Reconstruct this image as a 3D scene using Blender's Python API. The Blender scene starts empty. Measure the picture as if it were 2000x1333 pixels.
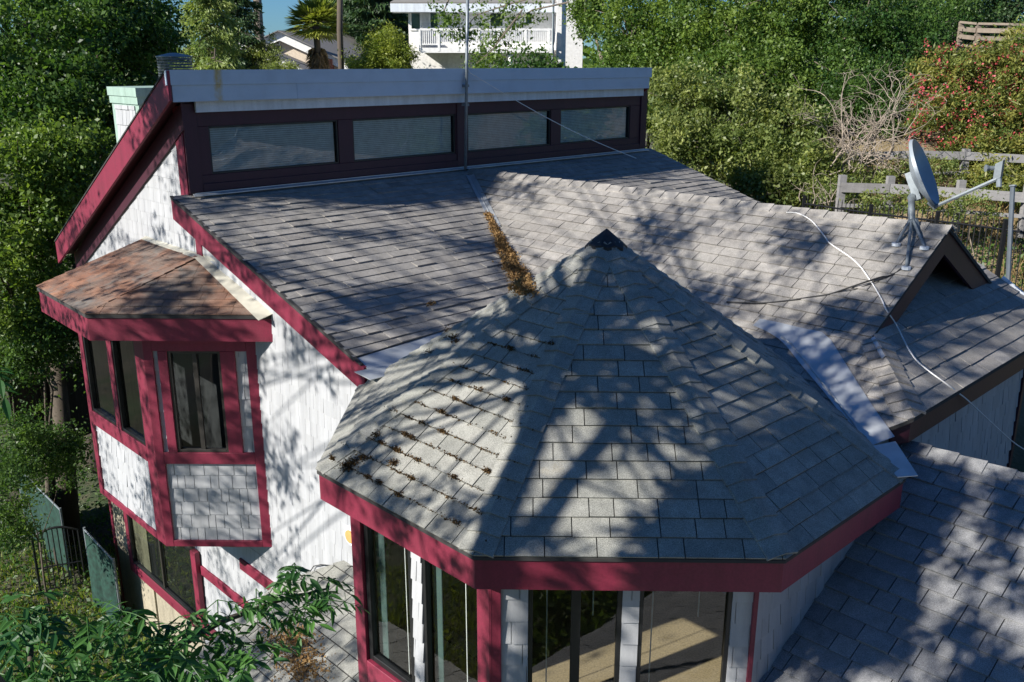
import bpy, math, random
import numpy as np
from mathutils import Vector, Matrix, bvhtree
random.seed(7); RNG = np.random.default_rng(11)
scene = bpy.context.scene
COL = scene.collection
H = 13.0                      # height of the camera above the lowest ground
# ------------------------------------------------------------------ camera model
F_ = 1803.6
PI_, RO_, YA_ = [math.radians(a) for a in (16.84, -0.10, -0.67)]
_f = np.array([math.sin(YA_)*math.cos(PI_), math.cos(YA_)*math.cos(PI_), -math.sin(PI_)])
_r = np.array([math.cos(YA_), -math.sin(YA_), 0.0]); _d = np.cross(_f, _r)
RM = np.array([_r*math.cos(RO_)+_d*math.sin(RO_), _d*math.cos(RO_)-_r*math.sin(RO_), _f])
S2 = 2**-.5
UU = np.array([S2, S2, 0.]); VV = np.array([-S2, S2, 0.]); ZZ = np.array([0, 0, 1.]); XX = np.array([1., 0, 0]); YY = np.array([0, 1., 0])
CAM = np.array([0, 0, H])
def ray(x, y): return RM.T @ np.array([(x-1000)/F_, (y-666.5)/F_, 1.0])
def W(u, v, z): return u*UU + v*VV + (z+H)*ZZ          # house axes -> world
def P3(x, y, z): return np.array([x, y, z+H])
def bp(x, y, n, d):                                    # sight line meets the plane n.p = d (heights below the camera)
    r = ray(x, y); return r*(d/np.dot(n, r)) + CAM
def at(x, y, dist):                                    # point at that distance along the view axis
    return ray(x, y)*dist + CAM
def onplane(o, n): return lambda x, y: bp(x, y, n, float(np.dot(n, o-CAM)))

# ------------------------------------------------------------------ object helpers
def tag(o, label=None, cat=None, group=None, kind=None):
    if label: o['label'] = label
    if cat: o['category'] = cat
    if group: o['group'] = group
    if kind: o['kind'] = kind
    return o
def empty(name, loc, label, cat, group=None):
    o = bpy.data.objects.new(name, None); COL.objects.link(o); o.location = Vector(loc); o.empty_display_size = .3
    return tag(o, label, cat, group)
class MB:
    def __init__(s): s.v = []; s.f = []; s.t = []; s.m = []
    def face(s, pts, t=.5, m=0):
        b = len(s.v); s.v += [tuple(p) for p in pts]; s.f.append(tuple(range(b, b+len(pts)))); s.t.append(t); s.m.append(m)
    def mesh(s, vs, fs, t=.5, m=0):
        b = len(s.v); s.v += [tuple(p) for p in vs]
        for f in fs: s.f.append(tuple(i+b for i in f)); s.t.append(t); s.m.append(m)
    def prism(s, poly, vec, t=.5, m=0):
        poly = [np.array(p, float) for p in poly]; vec = np.array(vec, float); n = len(poly)
        nn = np.zeros(3)
        for i in range(n): nn += np.cross(poly[i], poly[(i+1) % n])
        if np.dot(nn, vec) > 0: poly = poly[::-1]
        vs = poly + [p+vec for p in poly]
        fs = [tuple(range(n)), tuple(range(2*n-1, n-1, -1))] + [(i, i+n, (i+1) % n+n, (i+1) % n) for i in range(n)]
        s.mesh(vs, fs, t, m)
    def board(s, p0, p1, hv, tv, t=.5, m=0):
        p0 = np.array(p0); p1 = np.array(p1); hv = np.array(hv); s.prism([p0, p1, p1+hv, p0+hv], tv, t, m)
    def box(s, c, sx, sy, sz, ax=None, t=.5, m=0):
        c = np.array(c, float); a = ax if ax is not None else np.eye(3)
        a = [np.array(k, float) for k in a]
        p = [c - a[0]*sx/2 - a[1]*sy/2 - a[2]*sz/2]
        q = p[0]; poly = [q, q+a[0]*sx, q+a[0]*sx+a[1]*sy, q+a[1]*sy]; s.prism(poly, a[2]*sz, t, m)
    def tube(s, pts, rad, n=8, t=.5, m=0, cap=True):
        pts = [np.array(p, float) for p in pts]; k = len(pts)
        rad = [rad]*k if np.isscalar(rad) else rad
        vs = []; prev = None
        for i, p in enumerate(pts):
            d = pts[min(i+1, k-1)] - pts[max(i-1, 0)]; d = d/(np.linalg.norm(d)+1e-9)
            a = np.cross(d, ZZ if abs(d[2]) < .9 else XX) if prev is None else prev - d*np.dot(prev, d)
            a = a/(np.linalg.norm(a)+1e-9); prev = a; b = np.cross(d, a)
            for j in range(n):
                w = 2*math.pi*j/n; vs.append(p + rad[i]*(a*math.cos(w)+b*math.sin(w)))
        fs = [(i*n+j, i*n+(j+1) % n, (i+1)*n+(j+1) % n, (i+1)*n+j) for i in range(k-1) for j in range(n)]
        if cap: fs += [tuple(range(n-1, -1, -1)), tuple(range((k-1)*n, k*n))]
        s.mesh(vs, fs, t, m)
    def build(s, name, mats, parent=None, smooth=False, bevel=0):
        me = bpy.data.meshes.new(name)
        me.from_pydata(s.v, [], s.f)
        if not isinstance(mats, (list, tuple)): mats = [mats]
        for m in mats: me.materials.append(m)
        if len(mats) > 1: me.polygons.foreach_set('material_index', s.m)
        a = me.attributes.new('tint', 'FLOAT', 'FACE'); a.data.foreach_set('value', s.t)
        if smooth: me.polygons.foreach_set('use_smooth', [True]*len(s.f))
        me.update()
        o = bpy.data.objects.new(name, me); COL.objects.link(o)
        if bevel:
            b = o.modifiers.new('edge', 'BEVEL'); b.width = bevel; b.segments = 1; b.limit_method = 'ANGLE'
        if parent is not None:                         # vertices stay in world metres; the inverse undoes the thing's own location
            o.parent = parent
            if parent.type == 'EMPTY': o.matrix_parent_inverse = Matrix.Translation(-parent.location)
        return o

# ------------------------------------------------------------------ materials
def mat(name):
    m = bpy.data.materials.new(name); m.use_nodes = True
    nt = m.node_tree; b = nt.nodes['Principled BSDF']; return m, nt, b
def N(nt, t, **k):
    n = nt.nodes.new(t)
    for a, v in k.items():
        if a in n.inputs: n.inputs[a].default_value = v
        else: setattr(n, a, v)
    return n
def noise(nt, scale, detail=3, rough=.55, stretch=None, co='Object'):
    tc = N(nt, 'ShaderNodeTexCoord'); src = tc.outputs[co]
    if stretch:
        mp = N(nt, 'ShaderNodeMapping'); mp.inputs['Scale'].default_value = stretch; nt.links.new(src, mp.inputs['Vector']); src = mp.outputs[0]
    n = N(nt, 'ShaderNodeTexNoise'); n.inputs['Scale'].default_value = scale; n.inputs['Detail'].default_value = detail; n.inputs['Roughness'].default_value = rough
    nt.links.new(src, n.inputs['Vector']); return n.outputs['Fac']
def ramp(nt, fac, a, b, lo=(0, 0, 0, 1), hi=(1, 1, 1, 1)):
    r = N(nt, 'ShaderNodeValToRGB'); e = r.color_ramp.elements
    e[0].position = a; e[1].position = b; e[0].color = lo; e[1].color = hi
    nt.links.new(fac, r.inputs[0]); return r.outputs[0]
def mix(nt, fac, a, b, mode='MIX'):
    n = N(nt, 'ShaderNodeMix', data_type='RGBA', blend_type=mode)
    for s, v in ((n.inputs[0], fac), (n.inputs[6], a), (n.inputs[7], b)):
        if isinstance(v, (int, float)): s.default_value = v
        elif isinstance(v, tuple): s.default_value = (*v, 1) if len(v) == 3 else v
        else: nt.links.new(v, s)
    return n.outputs[2]
def bump(nt, b, fac, strength, dist=.01):
    n = N(nt, 'ShaderNodeBump'); n.inputs['Strength'].default_value = strength; n.inputs['Distance'].default_value = dist
    nt.links.new(fac, n.inputs['Height']); nt.links.new(n.outputs[0], b.inputs['Normal'])
def tintv(nt):
    a = N(nt, 'ShaderNodeAttribute'); a.attribute_name = 'tint'; return a.outputs['Fac']
def m_shingle(name, c1, c2, c3, lichen, lo=.55, hi=.75, spark=1.0):
    m, nt, b = mat(name)
    c = mix(nt, tintv(nt), c1, c2)
    c = mix(nt, ramp(nt, noise(nt, .9, 4), .4, .65), c, c3)
    g = noise(nt, 130, 2, .7)
    c = mix(nt, 1.0, c, ramp(nt, g, .3, .72, (.52, .52, .52, 1), (1.5, 1.5, 1.5, 1)), 'MULTIPLY')
    st = ramp(nt, noise(nt, 5, 4, .7), .35, .7, (.8, .8, .8, 1), (1.12, 1.12, 1.12, 1))
    c = mix(nt, 1.0, c, st, 'MULTIPLY')
    if lichen: c = mix(nt, ramp(nt, noise(nt, 2.2, 6, .75), lo, hi), c, lichen)
    nt.links.new(c, b.inputs['Base Color']); b.inputs['Roughness'].default_value = .92; b.inputs['Specular IOR Level'].default_value = .25
    bump(nt, b, g, .5, .006); return m
def m_paint(name, c, grain=(1, 1, 1), dirt=.25, rough=.55, var=.1, dirtc=None, peel=None):
    m, nt, b = mat(name)
    n1 = noise(nt, 3.0, 5, .6, grain); n2 = noise(nt, 40, 3, .6, grain)
    d = dirtc or tuple(x*.55 for x in c)
    cc = mix(nt, ramp(nt, n1, .45, .8), c, tuple(x*(1-dirt)+y*dirt for x, y in zip(c, d)))
    cc = mix(nt, 1.0, cc, ramp(nt, n2, .3, .7, (1-var,)*3+(1,), (1+var,)*3+(1,)), 'MULTIPLY')
    cc = mix(nt, 1.0, cc, ramp(nt, noise(nt, 1.0, 5, .65, (7, 7, .55)), .35, .75, (1.06,)*3+(1,), (.80,)*3+(1,)), 'MULTIPLY')   # run-off streaks
    k = ramp(nt, tintv(nt), 0, 1, (1-var,)*3+(1,), (1+var,)*3+(1,))
    cc = mix(nt, 1.0, cc, k, 'MULTIPLY')
    if peel: cc = mix(nt, ramp(nt, noise(nt, 9, 8, .8, grain), .66, .71), cc, peel)
    nt.links.new(cc, b.inputs['Base Color']); b.inputs['Roughness'].default_value = rough
    bump(nt, b, n2, .25, .006); return m
def m_plain(name, c, rough=.6, metal=0.0, var=.12, scale=8):
    m, nt, b = mat(name)
    cc = mix(nt, 1.0, c, ramp(nt, noise(nt, scale, 4), .3, .7, (1-var,)*3+(1,), (1+var,)*3+(1,)), 'MULTIPLY')
    nt.links.new(cc, b.inputs['Base Color']); b.inputs['Roughness'].default_value = rough; b.inputs['Metallic'].default_value = metal
    return m
def m_leaf(name, c1, c2, c3=None, trans=.35, rough=.45, spec=.4):
    m, nt, b = mat(name)
    c = mix(nt, tintv(nt), c1, c2)
    if c3: c = mix(nt, ramp(nt, noise(nt, .6, 3), .5, .68), c, c3)
    nt.links.new(c, b.inputs['Base Color']); b.inputs['Roughness'].default_value = rough; b.inputs['Specular IOR Level'].default_value = spec
    t = N(nt, 'ShaderNodeBsdfTranslucent'); nt.links.new(mix(nt, 1.0, c, (1.25, 1.3, .6), 'MULTIPLY'), t.inputs['Color'])
    ms = N(nt, 'ShaderNodeMixShader'); ms.inputs[0].default_value = trans
    nt.links.new(b.outputs[0], ms.inputs[1]); nt.links.new(t.outputs[0], ms.inputs[2])
    nt.links.new(ms.outputs[0], nt.nodes['Material Output'].inputs['Surface']); return m
def m_glass(name, tint=(.90, .95, .94), refl=1.0):
    m, nt, b = mat(name); nt.nodes.remove(b)
    tr = N(nt, 'ShaderNodeBsdfTransparent'); tr.inputs['Color'].default_value = (*tint, 1)
    gl = N(nt, 'ShaderNodeBsdfGlossy'); gl.inputs['Roughness'].default_value = .015; gl.inputs['Color'].default_value = (refl, refl, refl, 1)
    fr = N(nt, 'ShaderNodeFresnel'); fr.inputs['IOR'].default_value = 1.65
    wob = N(nt, 'ShaderNodeBump'); wob.inputs['Strength'].default_value = .05; wob.inputs['Distance'].default_value = .05
    nt.links.new(noise(nt, 1.4, 2), wob.inputs['Height']); nt.links.new(wob.outputs[0], gl.inputs['Normal'])
    ms = N(nt, 'ShaderNodeMixShader'); nt.links.new(fr.outputs[0], ms.inputs[0])
    nt.links.new(tr.outputs[0], ms.inputs[1]); nt.links.new(gl.outputs[0], ms.inputs[2])
    nt.links.new(ms.outputs[0], nt.nodes['Material Output'].inputs['Surface']); return m

M = {}
M['sh_main'] = m_shingle('shingle_grey', (.225, .212, .198), (.37, .35, .325), (.29, .276, .256), (.16, .165, .15), .60, .8)
M['sh_oct'] = m_shingle('shingle_greygreen', (.23, .232, .212), (.36, .355, .32), (.285, .288, .258), (.38, .33, .23), .62, .85)
M['sh_bay'] = m_shingle('shingle_rust', (.22, .11, .075), (.38, .19, .115), (.19, .15, .125), (.17, .17, .16), .5, .7)
M['sh_porch'] = m_shingle('shingle_slate', (.20, .205, .215), (.32, .32, .32), (.25, .255, .26), (.16, .16, .155), .66, .82)
M['deck'] = m_plain('roof_deck', (.045, .043, .042), .95)
M['mag'] = m_paint('magenta_paint', (.195, .018, .044), (1, 1, 1), .4, .55, .12, (.12, .03, .04), peel=(.10, .05, .05))
M['magdk'] = m_paint('magenta_paint_shaded', (.052, .010, .022), (1, 1, 1), .3, .55, .12)  # the magenta trim again, with shade put into its colour
M['white'] = m_paint('white_shingle_paint', (.40, .41, .425), (6, 6, .6), .3, .6, .06, (.42, .43, .42))
M['fasc'] = m_paint('pale_blue_paint', (.48, .58, .70), (1, 1, 6), .3, .55, .06)
M['trimw'] = m_paint('white_trim_paint', (.68, .73, .78), (1, 1, 1), .2, .5, .05)
M['green'] = m_paint('green_chimney_paint', (.30, .42, .36), (4, 4, .4), .5, .7, .15)
M['stucco'] = m_paint('cream_stucco', (.34, .30, .22), (1.5, 1.5, .5), .7, .85, .25)
M['metal'] = m_plain('galvanised_metal', (.52, .55, .57), .42, .55, .12, 5)
M['cream_metal'] = m_plain('cream_flashing', (.55, .53, .45), .55, .1, .15, 5)
M['lead'] = m_plain('grey_paint_metal', (.20, .23, .25), .5, .3, .15, 20)
M['steel'] = m_plain('dark_steel', (.10, .12, .14), .5, .3)
M['black'] = m_plain('black_frame', (.012, .013, .014), .4)
M['sash'] = m_plain('bronze_sash', (.06, .055, .05), .35, .4)
M['tar'] = m_plain('black_tar', (.018, .018, .02), .6, 0, .4, 30)
M['glass'] = m_glass('window_glass')
M['glassdk'] = m_glass('dark_window_glass', (.55, .6, .58))
M['blind'] = m_plain('white_blind', (.78, .82, .82), .6)
M['carpet'] = m_plain('beige_carpet', (.30, .22, .125), .98, 0, .3, 40)
M['inwall'] = m_plain('room_wall', (.25, .30, .29), .9)
M['curtain'] = m_plain('grey_curtain', (.06, .10, .095), .9)
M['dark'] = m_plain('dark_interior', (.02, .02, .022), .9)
M['bark'] = m_paint('bark', (.10, .08, .06), (3, 3, .5), .7, .95, .3)
M['barkpale'] = m_paint('grey_bark', (.20, .165, .13), (3, 3, .5), .6, .95, .25)
M['twig'] = m_plain('dead_twig', (.30, .25, .20), .9)
M['wood'] = m_paint('weathered_wood', (.22, .18, .14), (1, 1, 6), .5, .85, .2)
M['wooddk'] = m_paint('dark_fence_wood', (.035, .03, .026), (4, 4, .5), .5, .9, .3)
M['rail'] = m_paint('whitewashed_rail', (.24, .235, .235), (1, 1, 6), .65, .85, .25)
M['iron'] = m_plain('black_iron', (.015, .016, .018), .45, .3)
M['mesh'] = m_plain('green_mesh', (.010, .042, .030), .8, 0, .5, 9)
M['cable'] = m_plain('white_cable', (.75, .74, .72), .5)
M['cableblk'] = m_plain('black_cable', (.02, .02, .02), .5)
M['dish'] = m_plain('dish_grey', (.30, .34, .37), .4, .1, .06)
M['orange'] = m_plain('terracotta', (.62, .30, .10), .7)
M['cream'] = m_plain('cream_house', (.62, .53, .42), .85)
M['whouse'] = m_plain('white_house', (.72, .71, .69), .8)
M['brick'] = m_plain('brick_red', (.38, .13, .07), .85)
M['wtrim'] = m_plain('white_trim', (.78, .78, .76), .6)
M['rgrey'] = m_plain('roof_grey', (.20, .19, .18), .9)
M['pane_t'] = m_plain('teal_curtain', (.28, .42, .36), .5)
M['litter'] = m_leaf('dry_leaf_litter', (.14, .075, .03), (.42, .27, .12), None, .1, .8, .1)
M['moss'] = m_leaf('moss', (.055, .03, .014), (.12, .075, .03), None, .05, .9, .1)
M['lf_oak'] = m_leaf('oak_leaf', (.045, .10, .018), (.22, .31, .06), (.10, .18, .035), .42)
M['lf_dark'] = m_leaf('dark_leaf', (.020, .065, .016), (.13, .22, .045), (.05, .12, .025), .42)
M['lf_laurel'] = m_leaf('laurel_leaf', (.085, .13, .035), (.33, .37, .11), (.15, .21, .06), .42)
M['lf_cedar'] = m_leaf('cedar_leaf', (.13, .20, .06), (.34, .40, .12), None, .4)
M['lf_yel'] = m_leaf('yellowgreen_leaf', (.14, .20, .025), (.32, .36, .06), None, .35)
M['lf_fir'] = m_leaf('fir_leaf', (.022, .055, .020), (.06, .11, .035), None, .2)
M['lf_ole'] = m_leaf('oleander_leaf', (.09, .15, .035), (.32, .30, .07), (.15, .19, .05))
M['flower'] = m_leaf('red_flower', (.45, .06, .05), (.60, .12, .16), None, .3)
M['lf_near'] = m_leaf('ash_leaf', (.020, .085, .024), (.10, .24, .05), None, .4, .45, .35)
M['palm'] = m_leaf('palm_leaf', (.14, .20, .04), (.36, .38, .08), None, .35)
M['palmdry'] = m_leaf('dry_palm_leaf', (.20, .15, .09), (.34, .25, .13), None, .15, .8)
M['drygrass'] = m_leaf('dry_grass', (.22, .15, .07), (.42, .31, .15), None, .3, .8, .1)

# ------------------------------------------------------------------ shingles
def clip(poly, a, b, c):                               # keep a*x+b*y <= c
    out = []; n = len(poly)
    for i in range(n):
        p, q = poly[i], poly[(i+1) % n]; dp = a*p[0]+b*p[1]-c; dq = a*q[0]+b*q[1]-c
        if dp <= 0: out.append(p)
        if (dp < 0 < dq) or (dq < 0 < dp):
            k = dp/(dp-dq); out.append((p[0]+k*(q[0]-p[0]), p[1]+k*(q[1]-p[1])))
    return out
def shingles(mb, poly, e, wmin, wmax, th, up=None, jit=.5, gap=.006, out=None, t0=None, rowgap=0.0):
    """overlapping tabs laid in courses on a convex flat polygon"""
    poly = [np.array(p, float) for p in poly]
    n = np.zeros(3)
    for i in range(len(poly)): n += np.cross(poly[i]-poly[0], poly[(i+1) % len(poly)]-poly[0])
    n /= np.linalg.norm(n)
    ref = out if out is not None else ZZ
    if np.dot(n, ref) < 0: n = -n
    du = ZZ - n*n[2] if up is None else np.array(up) - n*np.dot(n, up)
    du /= np.linalg.norm(du); ds = np.cross(du, n); o = poly[0]
    p2 = [(np.dot(p-o, ds), np.dot(p-o, du)) for p in poly]
    area = sum(p2[i][0]*p2[(i+1) % len(p2)][1]-p2[(i+1) % len(p2)][0]*p2[i][1] for i in range(len(p2)))
    if area < 0: p2 = p2[::-1]
    lo = min(p[1] for p in p2) if t0 is None else t0; hi = max(p[1] for p in p2)
    j = 0; rnd = random.random
    while lo + j*e < hi - 1e-4:
        a = lo + j*e; b = a + e
        row = clip(clip(p2, 0, -1, -a), 0, 1, b)
        j += 1
        if len(row) < 3: continue
        smin = min(p[0] for p in row); smax = max(p[0] for p in row)
        s = smin - rnd()*wmax
        while s < smax:
            w = wmin + rnd()*(wmax-wmin); drop = (rnd()-.3)*.012 if j > 1 else 0
            q = [(s+gap/2, a), (s+w-gap/2, a), (s+w-gap/2, b-rowgap), (s+gap/2, b-rowgap)]
            for i in range(len(p2)):                   # clip the tab to the polygon
                x0, y0 = p2[i]; x1, y1 = p2[(i+1) % len(p2)]
                q = clip(q, y1-y0, -(x1-x0), (y1-y0)*x0-(x1-x0)*y0)
                if len(q) < 3: break
            s += w
            if len(q) < 3: continue
            hh = th*(1+jit*(rnd()-.35)*2) if rnd() < .5 else th
            hh2 = hh + (rnd()-.5)*th*.35
            tint = min(1, max(0, .5+random.gauss(0, .24)))
            sm = (min(p[0] for p in q)+max(p[0] for p in q))/2; half = max(1e-3, (max(p[0] for p in q)-min(p[0] for p in q))/2)
            top = []
            for (x, y) in q:
                k = 1-(y-a)/e; hx = hh if x < sm else hh2
                top.append(o+ds*x+du*(y-(drop*k if y < a+1e-4 else 0))+n*(hx*k+.002))
            bot = [o+ds*x+du*y-n*.002 for (x, y) in q]
            m = len(q); mb.mesh(top+bot, [tuple(range(m))]+[(i, i+m, (i+1) % m+m, (i+1) % m) for i in range(m)], tint)
    return n
def caps(mb, a, b, na, nb, length, half, lift=.012, t=None, rise=.012):
    """folded cap shingles along a hip or ridge a (low/near end) -> b ; na, nb run down the two slopes"""
    a = np.array(a); b = np.array(b); d = b-a; L = np.linalg.norm(d); d = d/L; k = int(L/length)
    up = -(na+nb); up = up/np.linalg.norm(up)
    for i in range(k+1):
        s0 = i*length; s1 = min(L, s0+length*1.12)
        if s0 > L-.03: break
        j = random.uniform(-.01, .01); t_ = min(1, max(0, random.gauss(.5, .22)))
        def pt(s, side, w, h): return a+d*s+(na if side < 0 else nb)*w+up*h
        l0 = lift+rise+random.uniform(0, .006); l1 = lift*.5
        hw = half+j
        prof0 = [pt(s0, -1, hw, l0*.85), pt(s0, -1, hw*.35, l0*.95), pt(s0, 1, 0, l0+.004), pt(s0, 1, hw*.35, l0*.95), pt(s0, 1, hw, l0*.85)]
        prof1 = [pt(s1, -1, hw, l1*.9), pt(s1, -1, hw*.35, l1*.8), pt(s1, 1, 0, l1+.004), pt(s1, 1, hw*.35, l1*.8), pt(s1, 1, hw, l1*.9)]
        lowr = [p-up*(l0*.9+.004) for p in prof0]
        vs = prof0+prof1+lowr
        fs = [(i_, i_+1, i_+6, i_+5) for i_ in range(4)]+[(10+i_, 11+i_, 1+i_, i_) for i_ in range(4)]
        k1 = [p-up*(l1+.008) for p in prof1]; vs += [k1[0], k1[4]]; fs += [(0, 5, 15, 10), (4, 14, 16, 9)]
        mb.mesh(vs, fs, t_)
def down(n):                                           # unit vector running down a slope with normal n
    v = -(ZZ-n*n[2]); return v/np.linalg.norm(v)
def wings(a, b, n1, n2):                                # square to the hip, lying on either slope
    d = nrm(np.array(b)-np.array(a)); l = np.cross(d, n1); r = np.cross(n2, d)
    if np.dot(l, n2) > 0: l = -l
    if np.dot(r, n1) > 0: r = -r
    return l, r
def nrm(v): v = np.array(v, float); return v/np.linalg.norm(v)

# direction towards the sun
AL, EL = math.radians(31), math.radians(31)
SUN = np.array([-math.cos(AL)*math.cos(EL), -math.sin(AL)*math.cos(EL), math.sin(EL)])

# ================================================================== THE HOUSE
house = empty('house', W(12.9, 9.7, -13), 'white shingled house with plum trim, grey shingle roofs and an octagonal tower room', 'house')
# ---- roof planes (house axes: u to the right rear, v to the left rear)
KM = .321; KG = .55; RU = 12.965; RZ = -2.15
zm = lambda v: -2.132-KM*(14.717-v)                    # long roof under the clerestory, falls along -v
zg = lambda u: RZ-KG*abs(u-RU)                         # cross gable
zp = lambda v: zg(9.95)+KG*(v-3.75)                    # pent under the gable end
uval = lambda v: min(RU-.02, RU-(RZ-zm(v))/KG)
ZE = -4.137                                            # eave of the octagon
OC = [(-2.16, 11.5), (-2.167, 8.921), (-.416, 7.173), (2.299, 7.159), (3.994, 8.821), (3.99, 11.4), (2.25, 13.15), (-.42, 13.15)]
OCC = (.93, 10.17); apex = bp(1181, 461, YY, 10.17); apex = np.array([OCC[0], OCC[1], apex[2]])
def oct_in(d):                                         # octagon drawn in by d
    n = len(OC); out = []
    for i in range(n):
        p, q, r = np.array(OC[i-1]), np.array(OC[i]), np.array(OC[(i+1) % n])
        e1 = nrm(q-p); e2 = nrm(r-q); n1 = np.array([-e1[1], e1[0]]); n2 = np.array([-e2[1], e2[0]])
        m = nrm(n1+n2); out.append(q+m*d/np.dot(m, n1))
    return out
nM = nrm(np.cross(UU, VV+ZZ*KM)); nG = nrm(np.cross(VV, -(UU+ZZ*KG)));
nG = nG if nG[2] > 0 else -nG; nM = nM if nM[2] > 0 else -nM
nG2 = nrm(np.cross(VV, UU-ZZ*KG)); nG2 = nG2 if nG2[2] > 0 else -nG2
nP = nrm(np.cross(UU, VV+ZZ*KG)); nP = nP if nP[2] > 0 else -nP
def slab(poly, th=.035):                                # the roof boards under the shingles
    m = MB(); m.prism([np.array(p)-ZZ*.012 for p in poly], (0, 0, -th)); return m

# ---- long roof
mb = MB()
Mpl = [W(6.58, 14.74, zm(14.74)), W(uval(14.6), 14.74, zm(14.74)), W(uval(14.6), 14.4, zm(14.4)), W(uval(9.93), 9.93, zm(9.93)), W(9.3, 9.88, zm(9.88)), W(6.58, 9.72, zm(9.72))]
Mpr = [W(RU+.1, 14.6, zm(14.6)), W(19.35, 14.74, zm(14.74)), W(19.35, 9.7, zm(9.7)), W(2*RU-uval(9.7), 9.7, zm(9.7))]
shingles(mb, Mpl, .205, .18, .52, .013, gap=.008, jit=1.0); shingles(mb, Mpr, .205, .18, .52, .013, gap=.008, jit=1.0)
for p in (Mpl, Mpr):
    s = slab(p); mb.mesh(s.v, s.f, .5, 1)
main_roof = mb.build('long_roof', [M['sh_main'], M['deck']], house)
# rake board along its left end
rk = MB(); hv = np.array([0, 0, -.36])
rk.board(W(6.585, 14.74, zm(14.74)-.01), W(6.585, 9.50, zm(9.50)-.01), hv, UU*.05)
rk.build('rake_board', M['mag'], main_roof)
rk = MB(); rk.board(W(6.57, 14.74, zm(14.74)+.012), W(6.57, 9.55, zm(9.55)+.012), np.array([0, 0, -.024]), UU*.05)
rk.build('drip_edge', M['deck'], main_roof)
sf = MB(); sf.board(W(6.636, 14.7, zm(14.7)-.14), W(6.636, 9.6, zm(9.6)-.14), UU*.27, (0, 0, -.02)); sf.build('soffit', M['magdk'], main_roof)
# metal flashings: valley strip, pan beside the octagon, loose flap at the corner
fl = MB()
fl.prism([W(6.62, 9.735, zm(9.735)-.012), W(9.3, 9.965, zm(9.965)-.012), W(9.3, 9.2, zm(9.2)-.012), W(6.62, 9.2, zm(9.2)-.012)], (0, 0, -.012))
a = W(6.45, 9.36, zm(9.36)-.0); 
fl.prism([W(6.38, 9.42, zm(9.42)+.03), W(6.98, 9.30, zm(9.30)+.075), W(7.05, 9.02, zm(9.02)+.14), W(6.40, 9.10, zm(9.1)+.10)], (0, 0, -.008))
fl.build('flashing', M['metal'], main_roof)
vf = MB()
for (va, vb) in ((14.3, 12.2),):
    pa = W(uval(va), va, zm(va)+.018); pb = W(uval(vb), vb, zm(vb)+.018); d = nrm(pb-pa); sx = nrm(np.cross(d, nM))
    for sgn, nn in ((1, nM), (-1, nG)):
        s_ = nrm(np.cross(d, nn))*.085
        if np.dot(s_, UU)*sgn > 0: s_ = -s_
        vf.prism([pa, pb, pb+s_, pa+s_], ZZ*.006)
    vf.tube([pa+ZZ*.012, pb+ZZ*.012], .012, 6)
vf.build('valley_flashing', M['metal'], main_roof)

# ---- cross gable
mb = MB()
GE = 4.75
G1 = [W(RU, GE, RZ), W(RU, 14.55, RZ), W(uval(14.55), 14.55, zg(uval(14.55))), W(uval(9.9), 9.9, zg(uval(9.9))), W(10.85, GE, zg(10.85))]
G2 = [W(RU, GE, RZ), W(RU, 14.55, RZ), W(15.25, 10.2, zg(15.25)), W(15.25, GE, zg(15.25))]
G3 = [W(10.84, 7.4, zg(10.84)), W(10.84, 4.64, zg(10.84)), W(9.95, 3.75, zg(9.95)), W(9.72, 3.95, zg(9.72)), W(10.0, 6.0, zg(10.0)), W(10.25, 7.4, zg(10.25))]
shingles(mb, G1, .205, .2, .5, .015, gap=.009, rowgap=.005); shingles(mb, G2, .205, .2, .5, .012)
for p in (G1, G2): s = slab(p); mb.mesh(s.v, s.f, .5, 1)
gable_roof = mb.build('gable_roof', [M['sh_main'], M['deck']], house)
rc = MB(); caps(rc, W(RU, GE-.02, RZ+.01), W(RU, 14.5, RZ+.01), down(nG), down(nG2), .30, .17)
rc.build('ridge_cap', M['sh_main'], gable_roof)
for sg, nm in ((-1, nG), (1, nG2)):
    r = MB(); ue = RU+sg*2.16
    r.board(W(RU, GE+.03, RZ-.035), W(ue, GE+.03, zg(ue)-.035), np.array([0, 0, -.34]), VV*.05)
    r.build('rake_board', M['magdk'], gable_roof)
sf = MB(); 
for sg in (-1, 1):
    ue = RU+sg*2.2; sf.board(W(RU, GE+.082, RZ-.10), W(ue, GE+.082, zg(ue)-.10), VV*.75, (0, 0, -.02))
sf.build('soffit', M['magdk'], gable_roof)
gw = MB(); gw.prism([W(RU-2.3, 5.6, zg(RU-2.3)-.14), W(RU+2.3, 5.6, zg(RU+2.3)-.14), W(RU, 5.6, RZ-.14)], VV*.05)
gw.build('gable_wall', M['magdk'], house)
dr = MB(); dr.prism([W(10.86, 4.74, zg(10.86)+.03), W(10.9, 4.72, zg(10.9)+.03), W(10.62, 4.44, zg(10.62)+.055), W(10.58, 4.46, zg(10.58)+.05)], (0, 0, -.01))
dr.build('drip_edge', M['metal'], gable_roof)

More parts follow.
